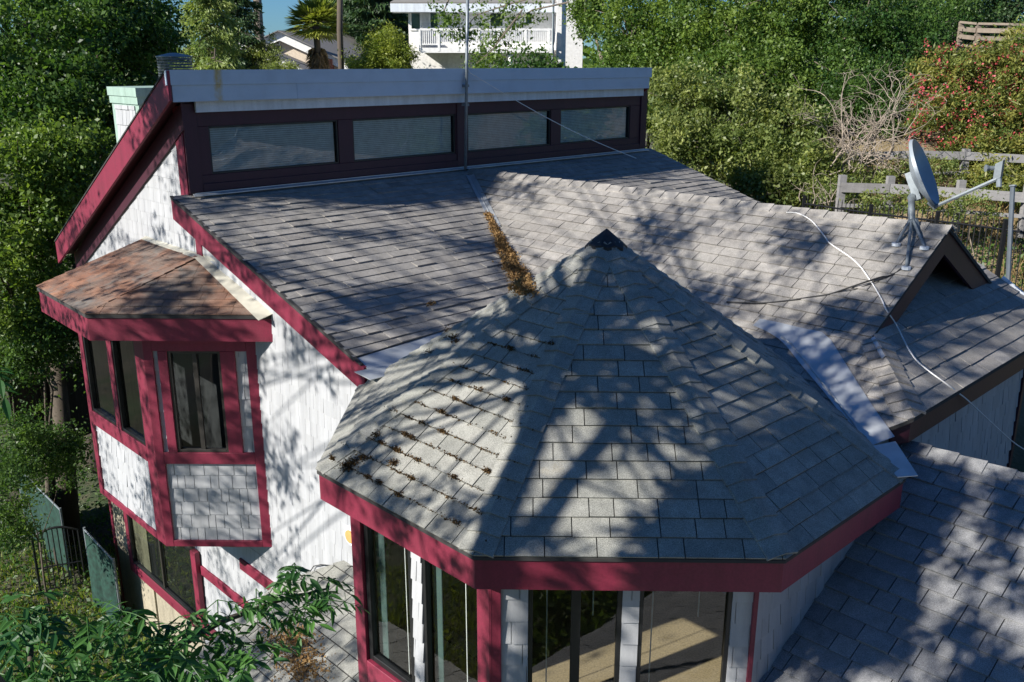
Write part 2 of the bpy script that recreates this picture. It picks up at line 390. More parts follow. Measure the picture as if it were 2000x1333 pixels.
# ---- pent under the gable end, with its hip
mb = MB()
PE = [W(9.95, 3.75, zp(3.75)), W(15.35, 3.75, zp(3.75)), W(15.35, 5.62, zp(5.62)), W(11.82, 5.62, zp(5.62))]
shingles(mb, PE, .205, .2, .5, .014); shingles(mb, G3, .205, .2, .5, .012)
for p in (PE, G3): s = slab(p); mb.mesh(s.v, s.f, .5, 1)
pent = mb.build('pent_roof', [M['sh_main'], M['deck']], house)
rc = MB(); caps(rc, W(10.03, 3.83, zg(10.03)+.012), W(10.9, 4.70, zg(10.9)+.012), *wings(W(9.97, 3.77, zg(9.97)), W(10.9, 4.7, zg(10.9)), nG, nP), .155, .2, .015, rise=.012)
rc.build('hip_cap', M['sh_main'], pent)
fa = MB()
fa.board(W(9.98, 3.79, zp(3.75)-.02), W(15.3, 3.79, zp(3.75)-.02), (0, 0, -.30), VV*.045)
pa = W(9.98, 3.79, zp(3.75)-.02); fa.board(pa-ZZ*.03, pa-XX*.2-ZZ*.06, (0, 0, -.27), YY*.05)
fa.build('fascia', M['magdk'], pent)
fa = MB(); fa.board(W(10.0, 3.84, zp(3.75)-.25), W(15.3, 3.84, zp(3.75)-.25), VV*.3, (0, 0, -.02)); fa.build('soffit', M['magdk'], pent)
gu = MB(); gu.tube([W(15.38, 4.75, zp(4.75)+.03), W(15.38, 4.35, zp(4.35)-.0), W(15.38, 3.7, zp(3.7)+.02)], .035, 8); gu.build('gutter', M['trimw'], pent)
# metal valley between pent/gable side and the octagon
fl = MB()
def gpt(x, y, l=.016): u = (x+y)*S2; return P3(x, y, zg(u)+l)
pts_r = [bp(*p, nG, np.dot(nG, W(RU, 5, RZ)-CAM)) for p in ((1484, 627), (1520, 634), (1565, 645), (1605, 653), (1622, 668), (1665, 737), (1705, 800), (1747, 858))]
pts_l = [bp(*p, nG, np.dot(nG, W(RU, 5, RZ)-CAM)) for p in ((1470, 640), (1498, 652), (1520, 666), (1535, 680), (1560, 712), (1610, 772), (1655, 830), (1690, 880))]
for i in range(len(pts_r)-1):
    fl.face([pts_l[i]+ZZ*.03, pts_l[i+1]+ZZ*.03, pts_r[i+1]+ZZ*.03, pts_r[i]+ZZ*.03])
for i in range(2, 7):                                   # standing rib along the trough
    a = pts_l[i]*.86+pts_r[i]*.14+ZZ*.031; b = pts_l[i+1]*.86+pts_r[i+1]*.14+ZZ*.031
    fl.tube([a, b], .014, 6)
fl.build('valley_flashing', M['metal'], pent, smooth=True)
p4 = P3(*OC[4], ZE); zf = ZE+.09
fp = [bp(x, y, ZZ, z) for (x, y, z) in ((1700, 872, ZE+.16), (1749, 862, ZE+.17), (1793, 929, ZE+.075), (1753, 932, ZE+.07))]
fl = MB(); fl.prism(fp, (0, 0, -.008)); fl.build('flashing_flap', M['metal'], pent)

# ---- octagon
mb = MB()
facn = []
for i in range(8):
    a = P3(*OC[i], ZE); b = P3(*OC[(i+1) % 8], ZE)
    n = shingles(mb, [a, b, apex], .19, .22, .56, .017, gap=.010, rowgap=.005); facn.append(n)
    s = slab([a, b, apex], .03); mb.mesh(s.v, s.f, .5, 1)
oct_roof = mb.build('octagonal_roof', [M['sh_oct'], M['deck']], house)
# on a hip the caps' wings run square to the hip, not straight down the slope
hc = MB()
for i in range(8):
    a = P3(*OC[i], ZE); d = nrm(apex-a)
    wl = np.cross(d, facn[i-1]); wr = np.cross(facn[i], d)
    mid = P3(*OCC, ZE)
    if np.dot(wl, facn[i]) > 0: wl = -wl
    if np.dot(wr, facn[i-1]) > 0: wr = -wr
    caps(hc, a+d*.03+ZZ*.012, apex-d*.05+ZZ*.012, wl, wr, .19, .165, .015, rise=.010)
hc.build('hip_cap', M['sh_oct'], oct_roof)
ac = MB()
nseg = 8
for i in range(nseg):
    a = P3(*OC[i], ZE); b = P3(*OC[(i+1) % 8], ZE); k = .085+.02*random.random()
    k2 = .085
    up = ZZ*.062
    pa = apex+(a-apex)*.06+up; pb = apex+(b-apex)*.06+up; pm = apex+((a+b)/2-apex)*(.065+.02*random.random())+up
    ac.face([apex+ZZ*.085, pa, pm, pb], .5)
    ac.face([pa, pa-ZZ*.05, pm-ZZ*.05, pm]); ac.face([pm, pm-ZZ*.05, pb-ZZ*.05, pb])
ac.build('apex_cap', M['tar'], oct_roof)
fi = oct_in(.02); fj = oct_in(.06)
fa = MB()
for i in range(8):
    if i in (5, 6): continue
    j = (i+1) % 8; zt = ZE-.022; zb = ZE-.34
    fa.prism([P3(*fi[i], zt), P3(*fi[j], zt), P3(*fi[j], zb), P3(*fi[i], zb)], np.array([*(np.array(fj[i])-fi[i]), 0])*.0+nrm(np.array([*(np.array(fj[i])+fj[j]-fi[i]-fi[j]), 0]))*.04)
fa.build('fascia', M['mag'], oct_roof)
wi = oct_in(.35); wo = oct_in(.33)
so = MB(); q = oct_in(.07)
for i in range(8):
    j = (i+1) % 8; so.prism([P3(*q[i], ZE-.30), P3(*q[j], ZE-.30), P3(*wi[j], ZE-.30), P3(*wi[i], ZE-.30)], (0, 0, -.02))
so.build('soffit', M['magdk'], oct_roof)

# ---- windows and wall panels: planes with their own 2-D axes
class Wall:
    """a vertical wall plane: origin o (world), horizontal direction h (to the viewer's right), outward normal n"""
    def __init__(s, o, h, n): s.o = np.array(o, float); s.h = nrm(h); s.n = nrm(n)
    def px(s, x, y):
        r = ray(x, y); k = np.dot(s.n, s.o-CAM)/np.dot(s.n, r); p = CAM+r*k
        return np.dot(p-s.o, s.h), p[2]-H
    def pt(s, a, z, d=0): return s.o*np.array([1, 1, 0]) + s.h*a + ZZ*(z+H) + s.n*d
    def panel(s, mb, a0, a1, z0, z1, d=0, th=.04, t=.5, m=0):
        mb.prism([s.pt(a0, z0, d), s.pt(a1, z0, d), s.pt(a1, z1, d), s.pt(a0, z1, d)], -s.n*th, t, m)
    def quad(s, mb, pts, d=0, th=.04, t=.5, m=0): mb.prism([s.pt(a, z, d) for a, z in pts], -s.n*th, t, m)
    def siding(s, mb, poly, e=.225, d=0, th=.016, wmin=.12, wmax=.30, gap=.008, rowgap=.0, jit=.5):
        shingles(mb, [s.pt(a, z, d) for a, z in poly], e, wmin, wmax, th, out=s.n, gap=gap, jit=jit, rowgap=rowgap)
        s.quad(mb, poly, d-.004, .05, .3)
def window(wall, a0, a1, z0, z1, parent, fm, depth=.07, fw=.05, mull=(), out=.0, glass='glass', sashm='sash', cord=(), blind=False, mullw=.06):
    m = MB()
    def bar(x0, x1, y0, y1, d=out): wall.panel(m, x0, x1, y0, y1, d, depth)
    bar(a0, a0+fw, z0, z1); bar(a1-fw, a1, z0, z1); bar(a0+fw, a1-fw, z1-fw, z1); bar(a0+fw, a1-fw, z0, z0+fw)
    o = m.build('window', fm, parent, bevel=.004)
    if mull:
        g = MB()
        for x in mull: wall.panel(g, x-mullw/2, x+mullw/2, z0+fw, z1-fw, out-.012, .05)
        g.build('sash', M[sashm], o)
    g = MB(); g.face([wall.pt(a0+fw, z0+fw, out-depth*.7), wall.pt(a1-fw, z0+fw, out-depth*.7), wall.pt(a1-fw, z1-fw, out-depth*.7), wall.pt(a0+fw, z1-fw, out-depth*.7)])
    g.build('pane', M[glass], o)
    for (x, y0, y1) in cord:
        c = MB(); c.tube([wall.pt(x, y0, out-depth-.04), wall.pt(x+.004, y1, out-depth-.045)], .007, 5); c.build('blind_cord', M['cable'], o)
    if blind:
        b = MB(); k = int((z1-z0-2*fw)/.036)
        for i in range(k):
            y = z0+fw+.018+i*.036
            b.prism([wall.pt(a0+fw+.02, y-.014, out-depth*.7-.012), wall.pt(a1-fw-.02, y-.014, out-depth*.7-.012), wall.pt(a1-fw-.02, y+.016, out-depth*.7-.030), wall.pt(a0+fw+.02, y+.016, out-depth*.7-.030)], -wall.n*.003, .5+random.uniform(-.3, .3))
        b.build('blind', M['blind'], o)
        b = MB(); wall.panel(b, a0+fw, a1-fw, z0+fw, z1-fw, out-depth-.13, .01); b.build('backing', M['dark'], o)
    return o

def SID(w, poly, parent=None, **k):
    q = MB(); w.siding(q, poly, **k); return q.build('siding', M['white'], parent or house)
def PAN(w, name, mt, a0, a1, z0, z1, d, th, parent=None):
    q = MB(); w.panel(q, a0, a1, z0, z1, d, th, random.random()); return q.build(name, M[mt] if isinstance(mt, str) else mt, parent or house, bevel=.005)
def owall(i):                                           # wall of the octagon between corners i and i+1
    a = np.array([*wi[i], H]); b = np.array([*wi[(i+1) % 8], H]); d = nrm(b-a)
    return Wall(a, d, np.array([d[1], -d[0], 0])), np.linalg.norm(b-a)
ZT = ZE-.31
# front wall of the octagon
wf, Lf = owall(2); X = lambda px, py=1240: wf.px(px, py)[0]
ZB = -7.6
for (x0, x1) in ((979, 1031), (1213, 1246), (1425, 1464)):
    SID(wf, [(X(x0), ZB), (X(x1), ZB), (X(x1), ZT), (X(x0), ZT)], e=.235, th=.016, wmin=.16, wmax=.3)
PAN(wf, 'trim_board', 'mag', -.03, X(979), ZB, ZT, .045, .07); PAN(wf, 'trim_board', 'mag', X(1464), Lf+.03, ZB, ZT, .05, .07)
window(wf, X(1031), X(1213), -7.2, ZT+.0, house, M['black'], fw=.045, mull=(X(1124),), mullw=.09, sashm='black', cord=((X(1068), ZT, -7.0), (X(1158), ZT, -5.02)))
window(wf, X(1246), X(1425), -7.2, ZT+.0, house, M['black'], fw=.04, cord=((X(1275), ZT, -6.9), (X(1365), ZT, -5.02)))
# front-left wall
wl, Ll = owall(1); XL = lambda px, py=1200: wl.px(px, py)[0]
xs = [XL(695, 1100), XL(713, 1100), XL(808, 1210), XL(827, 1210), XL(938, 1240)]
zs = wl.px(714, 1280)[1]
PAN(wl, 'trim_board', 'mag', -.03, xs[1], ZB, ZT, .045, .07)
SID(wl, [(xs[2], zs), (xs[3], zs), (xs[3], ZT), (xs[2], ZT)], e=.235, th=.016)
PAN(wl, 'trim_board', 'mag', xs[4], Ll+.03, ZB, ZT, .042, .07)
PAN(wl, 'trim_board', 'mag', xs[1], xs[4], zs-.32, zs-.004, .045, .07)
SID(wl, [(-.03, ZB-2), (Ll, ZB-2), (Ll, zs-.33), (-.03, zs-.33)], e=.235)
window(wl, xs[1], xs[2], zs, ZT, house, M['black'], fw=.07, cord=((XL(777, 1150), ZT, -6.6),))
window(wl, xs[3], xs[4], zs, ZT, house, M['black'], fw=.05, cord=((XL(895, 1240), ZT, -6.8),))
# right wall, cut by the porch roof
zq = lambda u: -5.25+.5*(u-8.122)
wr_, Lr = owall(3)
SID(wr_, [(.03, ZB), (Lr*.3, ZB), (Lr, -5.6), (Lr, ZT), (.03, ZT)], e=.235)
for i in (0, 4): 
    w_, L_ = owall(i); SID(w_, [(0, ZB), (L_, ZB), (L_, ZT), (0, ZT)], e=.235)

for (a0_, a1_) in ((xs[1]+.03, xs[1]+.20), (xs[3]+.03, xs[3]+.16)): PAN(wl, 'curtain', 'curtain', a0_, a1_, -7.3, ZT, -.12, .02)
# the room inside
rm = MB(); c8 = oct_in(.45)
rm.prism([P3(*p, -7.35) for p in c8], (0, 0, -.05)); rm.build('room_floor', M['carpet'], house)
rm = MB()
for i in (0, 3, 4, 5, 6, 7):
    w_, L_ = owall(i); w_.panel(rm, .02, L_-.02, -7.35, -4.5, -.12, .03)
rm.prism([P3(*p, -4.5) for p in c8], (0, 0, .03))
rm.build('room_wall', M['inwall'], house)

# ---- clerestory
wc = Wall(W(0, 14.7, 0), UU, -VV)
cl = MB(); wins = [(7.32, 9.86), (10.185, 12.71), (13.05, 15.56), (15.885, 18.39)]
zt0, zb0 = -1.03, -1.82
wc.panel(cl, 6.9, 19.0, zt0, -.60, .02, .06); wc.panel(cl, 6.9, 19.0, -2.14, zb0, .02, .06)
e = 6.9
for (x0, x1) in wins: wc.panel(cl, e, x0, zb0, zt0, .02, .06); e = x1
wc.panel(cl, e, 19.0, zb0, zt0, .02, .06)
wc.panel(cl, 6.88, 7.12, -2.1, -.66, .05, .028); wc.panel(cl, 18.78, 19.02, -2.1, -.66, .05, .028)
wc.panel(cl, 12.74, 13.02, -2.1, -.62, .04, .018)
wc.panel(cl, 7.12, 12.74, -2.1, -1.96, .045, .024, .4); wc.panel(cl, 13.02, 18.78, -2.1, -1.96, .045, .024, .4)
cl.build('clerestory_frame', M['magdk'], house, bevel=.006)
for (x0, x1) in wins: window(wc, x0, x1, zb0, zt0, house, M['black'], fw=.03, out=.0, blind=True)
g = MB(); wc.panel(g, 6.95, 18.98, -2.13, -2.09, .11, .012); g.prism([wc.pt(6.9, -2.11, .11), wc.pt(19.02, -2.11, .11), wc.pt(19.02, -2.14, .17), wc.pt(6.9, -2.14, .17)], (0, 0, .012))
g.build('step_flashing', M['metal'], house)
# its roof
KC = .573; zc = lambda v: -.135-KC*(v-14.45)
mb = MB(); CP = [W(6.6, 14.47, zc(14.47)), W(18.83, 14.47, zc(14.47)), W(18.83, 20.6, zc(20.6)), W(6.6, 20.6, zc(20.6))]
shingles(mb, CP, .205, .2, .5, .013); s = slab(CP, .1); mb.mesh(s.v, s.f, .5, 1)
cler = mb.build('clerestory_roof', [M['sh_main'], M['deck']], house)
fm, nt, b = mat('stained_blue_paint')
n2 = noise(nt, 14, 4, .6, (1, 1, 6)); base = mix(nt, ramp(nt, noise(nt, 2, 5), .45, .8), (.48, .58, .70), (.40, .48, .58))
tc = N(nt, 'ShaderNodeTexCoord'); vm = N(nt, 'ShaderNodeVectorMath', operation='DOT_PRODUCT'); vm.inputs[1].default_value = (S2, S2, 0); nt.links.new(tc.outputs['Object'], vm.inputs[0])
ad = N(nt, 'ShaderNodeMath', operation='SUBTRACT'); nt.links.new(vm.outputs['Value'], ad.inputs[0]); ad.inputs[1].default_value = 7.47
wv = N(nt, 'ShaderNodeMath', operation='MULTIPLY_ADD'); nt.links.new(noise(nt, 9, 3), wv.inputs[0]); wv.inputs[1].default_value = .06; nt.links.new(ad.outputs[0], wv.inputs[2])
ab = N(nt, 'ShaderNodeMath', operation='ABSOLUTE'); nt.links.new(wv.outputs[0], ab.inputs[0])
st = ramp(nt, ab.outputs[0], .03, .085, (1, 1, 1, 1), (0, 0, 0, 1))
cc = mix(nt, mix(nt, 1.0, st, ramp(nt, noise(nt, 6, 3), .3, .6), 'MULTIPLY'), base, (.50, .38, .16))
nt.links.new(cc, b.inputs['Base Color']); bump(nt, b, n2, .25, .006)
fa = MB(); wfz = Wall(W(0, 14.45, 0), UU, -VV)
def bd(a0, a1, z0, z1, d, th): wfz.panel(fa, a0, a1, z0, z1, d, th, random.random())
bd(6.57, 10.4, -.365, -.135, .022, .05); bd(10.402, 15.0, -.365, -.135, .022, .05); bd(15.002, 18.86, -.365, -.135, .022, .05)
bd(6.66, 8.9, -.622, -.367, 0, .045); bd(8.902, 13.6, -.622, -.367, .003, .045); bd(13.602, 18.80, -.622, -.367, 0, .045)
fa.build('fascia', fm, cler)
fa = MB(); wcx = Wall(W(0, 14.58, 0), UU, -VV); wcx.panel(fa, 7.09, 18.76, -.80, -.60, 0, .05); fa.build('frieze_board', M['trimw'], cler)
rk = MB(); zr = lambda v: zc(v)-.02
rk.board(W(6.585, 14.425, zr(14.425)), W(6.585, 20.6, zr(20.6)), (0, 0, -.46), UU*.05)
rk.build('rake_board', M['mag'], cler)
rk = MB(); rk.board(W(18.80, 14.5, zr(14.5)), W(18.80, 20.6, zr(20.6)), (0, 0, -.46), UU*.05); rk.build('rake_board', M['mag'], cler)
rk = MB(); rk.board(W(6.57, 14.43, zc(14.43)+.012), W(6.57, 20.6, zc(20.6)+.012), (0, 0, -.028), UU*.06); rk.build('drip_edge', M['deck'], cler)
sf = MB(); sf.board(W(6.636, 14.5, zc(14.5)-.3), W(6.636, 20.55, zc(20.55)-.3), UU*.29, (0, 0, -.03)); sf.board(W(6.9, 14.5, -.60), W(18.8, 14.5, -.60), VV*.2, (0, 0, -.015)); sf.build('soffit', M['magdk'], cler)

# ---- gable wall (left end)
wg = Wall(W(6.9, 0, 0), -VV, -UU)                        # a = -v
zl = -8.25
SID(wg, [(-20.3, zl), (-14.72, zl), (-14.72, -.75), (-20.3, -3.95)], e=.235, wmin=.14, wmax=.34, th=.009, gap=.005, jit=.25)
SID(wg, [(-14.70, zl), (-9.5, zl), (-9.5, zm(9.5)-.13), (-14.70, zm(14.7)-.13)], e=.235, wmin=.14, wmax=.34, th=.009, gap=.005, jit=.25)
SID(wg, [(-16.0, -13), (-9.5, -13), (-9.5, zl-.01), (-16.0, zl-.01)], e=.235, wmin=.14, wmax=.34, th=.009, gap=.005, jit=.25)

fr_ = MB(); fr_.board(W(6.85, 14.6, zc(14.6)-.42), W(6.85, 20.3, zc(20.3)-.42), (0, 0, -.42), UU*.03); fr_.build('frieze_board', M['magdk'], house)
gs = MB(); wg.panel(gs, -20.3, -16.02, -13.2, zl-.01, .01, .08); wg.panel(gs, -19.0, -18.3, -13.2, zl-.02, .05, .04, .8); gs.build('stucco_wall', M['stucco'], house)
PAN(wg, 'corner_board', 'mag', -14.98, -14.70, -2.25, -.70, .03, .03); PAN(wg, 'corner_board', 'mag', -20.42, -20.28, -13.2, -3.9, .03, .14); PAN(wg, 'corner_board', 'mag', -14.62, -14.42, -3.2, -2.55, .028, .03)

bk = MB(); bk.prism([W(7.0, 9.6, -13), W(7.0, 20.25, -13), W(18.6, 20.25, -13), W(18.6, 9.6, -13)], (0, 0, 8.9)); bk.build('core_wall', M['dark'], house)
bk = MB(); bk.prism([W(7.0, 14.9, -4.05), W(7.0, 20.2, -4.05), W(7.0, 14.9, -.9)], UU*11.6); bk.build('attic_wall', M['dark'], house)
# windows of the lower storey under the bay
def lw(p0, p1, p2, p3): return [wg.px(*p) for p in (p0, p1, p2, p3)]
za = wg.px(264, 1090)[1]; a0 = wg.px(264, 1090)[0]; zb = wg.px(388, 1099)[1]; 
window(wg, a0+.18, a0+3.3, za, za+1.6, house, M['black'], out=.12, fw=.06, mull=(a0+1.75,), glass='glassdk')
PAN(wg, 'window_trim', 'mag', a0, a0+.18, za-.25, za+1.75, .13, .10); PAN(wg, 'window_trim', 'mag', a0+.182, a0+5.2, za-.25, za-.002, .13, .10); PAN(wg, 'window_trim', 'mag', a0+3.3, a0+3.5, za, za+1.6, .13, .10)
PAN(wg, 'window_trim', 'mag', a0+3.5, a0+6.6, za+1.1, za+1.30, .045, .05)
ax, zx = wg.px(471, 1089); PAN(wg, 'window_trim', 'mag', ax, ax+2.0, zx-.22, zx, .047, .05)

bk = MB(); wg.panel(bk, a0+.2, a0+3.28, za, za+1.6, .025, .01) ; bk.build('dark_window_sheet', M['dark'], house)  # near-black sheet on the wall behind the glass, stands for the unlit room
# round wall plaque beside the tower
pq = MB(); c = wg.px(689, 1046)
for (r, d, m_) in ((.15, .05, 0), (.10, .07, 1)):
    pq.prism([wg.pt(c[0]+r*math.cos(t*math.pi/10), c[1]+r*math.sin(t*math.pi/10), d) for t in range(20)], -wg.n*d, .5, m_)
tag(pq.build('wall_lamp', [M['trimw'], M['orange']], house), 'round orange plaque with a pale rim')

# ---- bay
BF = [np.array(p) for p in ((-3.80, 13.58), (-6.71, 13.60), (-8.335, 15.33), (-8.335, 18.05))]
zb_ = -3.72; T1 = W(6.9, 14.48, -3.13); T2 = W(6.9, 16.66, -3.10)
bpts = [P3(*p, zb_) for p in BF]
mb = MB()
for poly in ([bpts[0], bpts[1], T1], [bpts[1], bpts[2], T2, T1], [bpts[2], bpts[3], T2]):
    shingles(mb, poly, .20, .2, .5, .010); s = slab(poly, .05); mb.mesh(s.v, s.f, .5, 1)
bay_roof = mb.build('bay_roof', [M['sh_bay'], M['deck']], house)
hb = MB()
fl = MB()
d = nrm(T1-bpts[0]); side = nrm(np.cross(d, ZZ)); side = side if np.dot(side, -UU) > 0 else -side
nf = nrm(np.cross(bpts[1]-bpts[0], T1-bpts[0])); nf = nf if nf[2] > 0 else -nf
sd = nrm(np.cross(d, nf)); sd = sd if np.dot(sd, -UU) > 0 else -sd
fl.prism([bpts[0]+nf*.03-sd*.0, T1+nf*.03, T1+nf*.03+sd*.13, bpts[0]+nf*.03+sd*.26], nf*.008)
fl.prism([bpts[0]+nf*.03, T1+nf*.03, T1+nf*.03+ZZ*.09, bpts[0]+nf*.03+ZZ*.09], UU*.01)
fl.prism([T1+nf*.03, T2+nf*.03, T2+nf*.02-UU*.10-ZZ*.03, T1+nf*.02-UU*.12-ZZ*.03], ZZ*.008)
fl.build('flashing', M['cream_metal'], bay_roof)
def inset(pts, d):
    out = []; n = len(pts)
    for i in range(n):
        e = []
        if i > 0: e.append(nrm(pts[i]-pts[i-1]))
        if i < n-1: e.append(nrm(pts[i+1]-pts[i]))
        ns = [np.array([k[1], -k[0]]) for k in e]; m = nrm(sum(ns)); out.append(pts[i]+m*d/np.dot(m, ns[0]))
    return out
fo = inset(BF, .02); fj = inset(BF, .06)
if np.linalg.norm(fo[1]-np.array([-3, 16])) > np.linalg.norm(BF[1]-np.array([-3, 16])): fo = inset(BF, -.02); fj = inset(BF, -.06); SG = -1
else: SG = 1
fa = MB()
for i in range(3):
    fa.prism([P3(*fo[i], zb_-.02), P3(*fo[i+1], zb_-.02), P3(*fo[i+1], zb_-.43), P3(*fo[i], zb_-.43)], nrm(np.array([*(fj[i]+fj[i+1]-fo[i]-fo[i+1]), 0]))*.04)
fa.build('fascia', M['mag'], bay_roof)
bw = inset(BF, SG*.46)
_c = bp(284, 690, YY, bw[0][1]); bw[1] = _c[:2]; _u = np.dot(_c, UU); _l = bp(157.5, 654, UU, _u); bw[2] = _l[:2]; bw[3] = np.array([bw[2][0], bw[3][1]])
fk = inset(BF, SG*.07)
sf = MB()
for i in range(3): sf.prism([P3(*fk[i], zb_-.36), P3(*fk[i+1], zb_-.36), P3(*bw[i+1], zb_-.36), P3(*bw[i], zb_-.36)], (0, 0, -.02))
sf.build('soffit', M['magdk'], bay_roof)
zt_, zbb = zb_-.38, -7.93
cx = (bw[1]+bw[2])/2
wbf = Wall(np.array([*bw[1], H]), XX, -YY); Lb = bw[0][0]-bw[1][0]
wbl = Wall(np.array([*bw[2], H]), np.array([*(bw[1]-bw[2]), 0]), -UU); Lb2 = np.linalg.norm(bw[1]-bw[2])
wbs = Wall(np.array([*bw[3], H]), np.array([*(bw[2]-bw[3]), 0]), -XX); Lb3 = np.linalg.norm(bw[2]-bw[3])
XB = lambda px, py: wbf.px(px, py)[0]
ZS1 = wbf.px(400, 883)[1]; ZS0 = wbf.px(400, 905)[1]; ZH = wbf.px(390, 685)[1]
c0 = .10; c1 = XB(312, 780); c2 = XB(338, 790); c3 = XB(440, 790); c4 = XB(468, 790); c5 = XB(491, 790); c6 = Lb+.02
lp0 = XB(312, 990); lp1 = XB(507, 990)
ctop = zt_+.0
PAN(wbf, 'trim_board', 'mag', -.02, c0+.02, zbb, ctop, .045, .06); PAN(wbf, 'trim_board', 'mag', c5, c6, zbb, ctop, .045, .06)
PAN(wbf, 'trim_board', 'mag', c0+.022, c5-.002, ZS0, ZS1, .045, .06); PAN(wbf, 'trim_board', 'mag', c0+.022, c5-.002, ZH, ctop, .045, .06)
PAN(wbf, 'trim_board', 'mag', c1+.06, c2, ZS1+.002, ZH-.002, .045, .06); PAN(wbf, 'trim_board', 'mag', c3, c4, ZS1+.002, ZH-.002, .045, .06)
PAN(wbf, 'trim_board', 'mag', c0+.022, c5-.002, zbb, zbb+.11, .045, .06)
SID(wbf, [(c0, ZS1), (c1+.07, ZS1), (c1+.07, ZH), (c0, ZH)], e=.235, th=.016, d=-.015, wmin=.3, wmax=.5)
SID(wbf, [(c4-.01, ZS1), (c5+.01, ZS1), (c5+.01, ZH), (c4-.01, ZH)], e=.235, th=.016, d=-.015, wmin=.12, wmax=.4)
SID(wbf, [(c0, zbb+.1), (c5+.01, zbb+.1), (c5+.01, ZS0), (c0, ZS0)], e=.243, th=.012, d=-.012, gap=.012, rowgap=.008, jit=.2)
window(wbf, c2+.002, c3-.002, ZS1+.002, ZH-.002, house, M['sash'], fw=.045, mull=((c2+c3)/2,), out=.02, depth=.09, mullw=.07)
# its left-front face with two windows
z1 = wbl.px(215, 822)[1]; z0 = z1-.27
PAN(wbl, 'trim_board', 'mag', 0, .17, zbb, ctop, .045, .06); PAN(wbl, 'trim_board', 'mag', Lb2-.34, Lb2+.02, zbb, ctop, .042, .06); PAN(wbl, 'trim_board', 'mag', Lb2*.46, Lb2*.46+.2, z1, ctop, .045, .06)
PAN(wbl, 'trim_board', 'mag', .172, Lb2-.342, z0, z1-.002, .045, .06); PAN(wbl, 'trim_board', 'mag', .172, Lb2-.342, zbb, zbb+.13, .045, .06)
SID(wbl, [(.1, zbb+.1), (Lb2-.25, zbb+.1), (Lb2-.25, z0), (.1, z0)], e=.243)
window(wbl, .172, Lb2*.46-.002, z1, ctop, house, M['black'], fw=.06, depth=.09, out=.03)
window(wbl, Lb2*.46+.202, Lb2-.342, z1, ctop, house, M['black'], fw=.06, depth=.09, out=.03)
SID(wbs, [(0, zbb), (Lb3, zbb), (Lb3, ctop), (0, ctop)], e=.243)

ub = MB(); q0, q1, q2, q3 = [P3(*p, zbb+.002) for p in bw]; k0 = W(6.9, 14.3, -8.5); k1 = W(6.9, 17.0, -8.5)
ub.face([q0, k0, q1], .3); ub.face([q1, k0, k1, q2], .3); ub.face([q2, k1, q3], .3); ub.build('bay_underside', M['stucco'], house)
ir = MB()
bi = inset(bw, SG*.12); ir.prism([P3(*p, -7.6) for p in bi], (0, 0, -.03)); ir.build('bay_floor', M['wooddk'], house); ir = MB(); ir.prism([P3(*p, -4.16) for p in bi], (0, 0, .03)); ir.build('bay_ceiling', M['inwall'], house)
ir = MB(); wg.panel(ir, -17.3, -13.25, -7.9, -3.9, .05, .02); ir.build('bay_dark_panel', M['dark'], house)  # dark panel added over the white siding to give the bay room its shade

# ---- chimney and round vent
ch = MB(); cu = 7.35
top = bp(267, 172, UU, cu); vz = np.dot(top-CAM, VV); ztop = top[2]-H
lft = bp(215, 170, UU, cu); wv_ = np.dot(lft-CAM, VV)-vz
ch.prism([W(cu, vz, ztop-.12), W(cu, vz+wv_, ztop-.12), W(cu+1.0, vz+wv_, ztop-.12), W(cu+1.0, vz, ztop-.12)], (0, 0, -3.0))
for (g, z0_, z1_) in ((.03, ztop-.30, ztop-.16), (.05, ztop-.16, ztop)):
    ch.prism([W(cu-g, vz-g, z0_), W(cu-g, vz+wv_+g, z0_), W(cu+1+g, vz+wv_+g, z0_), W(cu+1+g, vz-g, z0_)], (0, 0, z1_-z0_))
chim = ch.build('chimney', M['green'], house)
cp = MB(); wch = Wall(W(cu, 0, 0), -VV, -UU)
wch.siding(cp, [(-vz-wv_+.16, ztop-2.2), (-vz-.16, ztop-2.2), (-vz-.16, ztop-.33), (-vz-wv_+.16, ztop-.33)], d=.01, e=.3); cp.build('siding_panel', M['white'], chim)
vt = MB(); vc = bp(342, 131, VV, 15.4); r_ = .27
ring = lambda z, r: [vc+np.array([r*math.cos(t*math.pi/16), r*math.sin(t*math.pi/16), z]) for t in range(32)]
for k in range(9):
    z0_ = -.25+k*.045; vt.mesh(ring(z0_, r_)+ring(z0_+.032, r_+.012)+ring(z0_+.034, r_), [(i, (i+1) % 32, 32+(i+1) % 32, 32+i) for i in range(32)]+[(32+i, 32+(i+1) % 32, 64+(i+1) % 32, 64+i) for i in range(32)])
vt.mesh(ring(.15, r_+.02)+ring(.17, r_+.02)+ring(.215, .1)+[vc+ZZ*.225], [(i, (i+1) % 32, 32+(i+1) % 32, 32+i) for i in range(32)]+[(32+i, 32+(i+1) % 32, 64+(i+1) % 32, 64+i) for i in range(32)]+[(64+i, 64+(i+1) % 32, 96) for i in range(32)])
vt.tube([vc-ZZ*1.0, vc-ZZ*.2], .2, 16); vt.build('chimney_pot', M['lead'], house)

# ---- wall under the pent and the porch roof in the right foreground
wp = Wall(W(0, 4.07, 0), UU, -VV); uc = wp.px(1984, 800)[0]
SID(wp, [(8.4, -6.2), (uc, -6.2), (uc, zp(3.75)-.27), (8.4, zp(3.75)-.27)], e=.235)

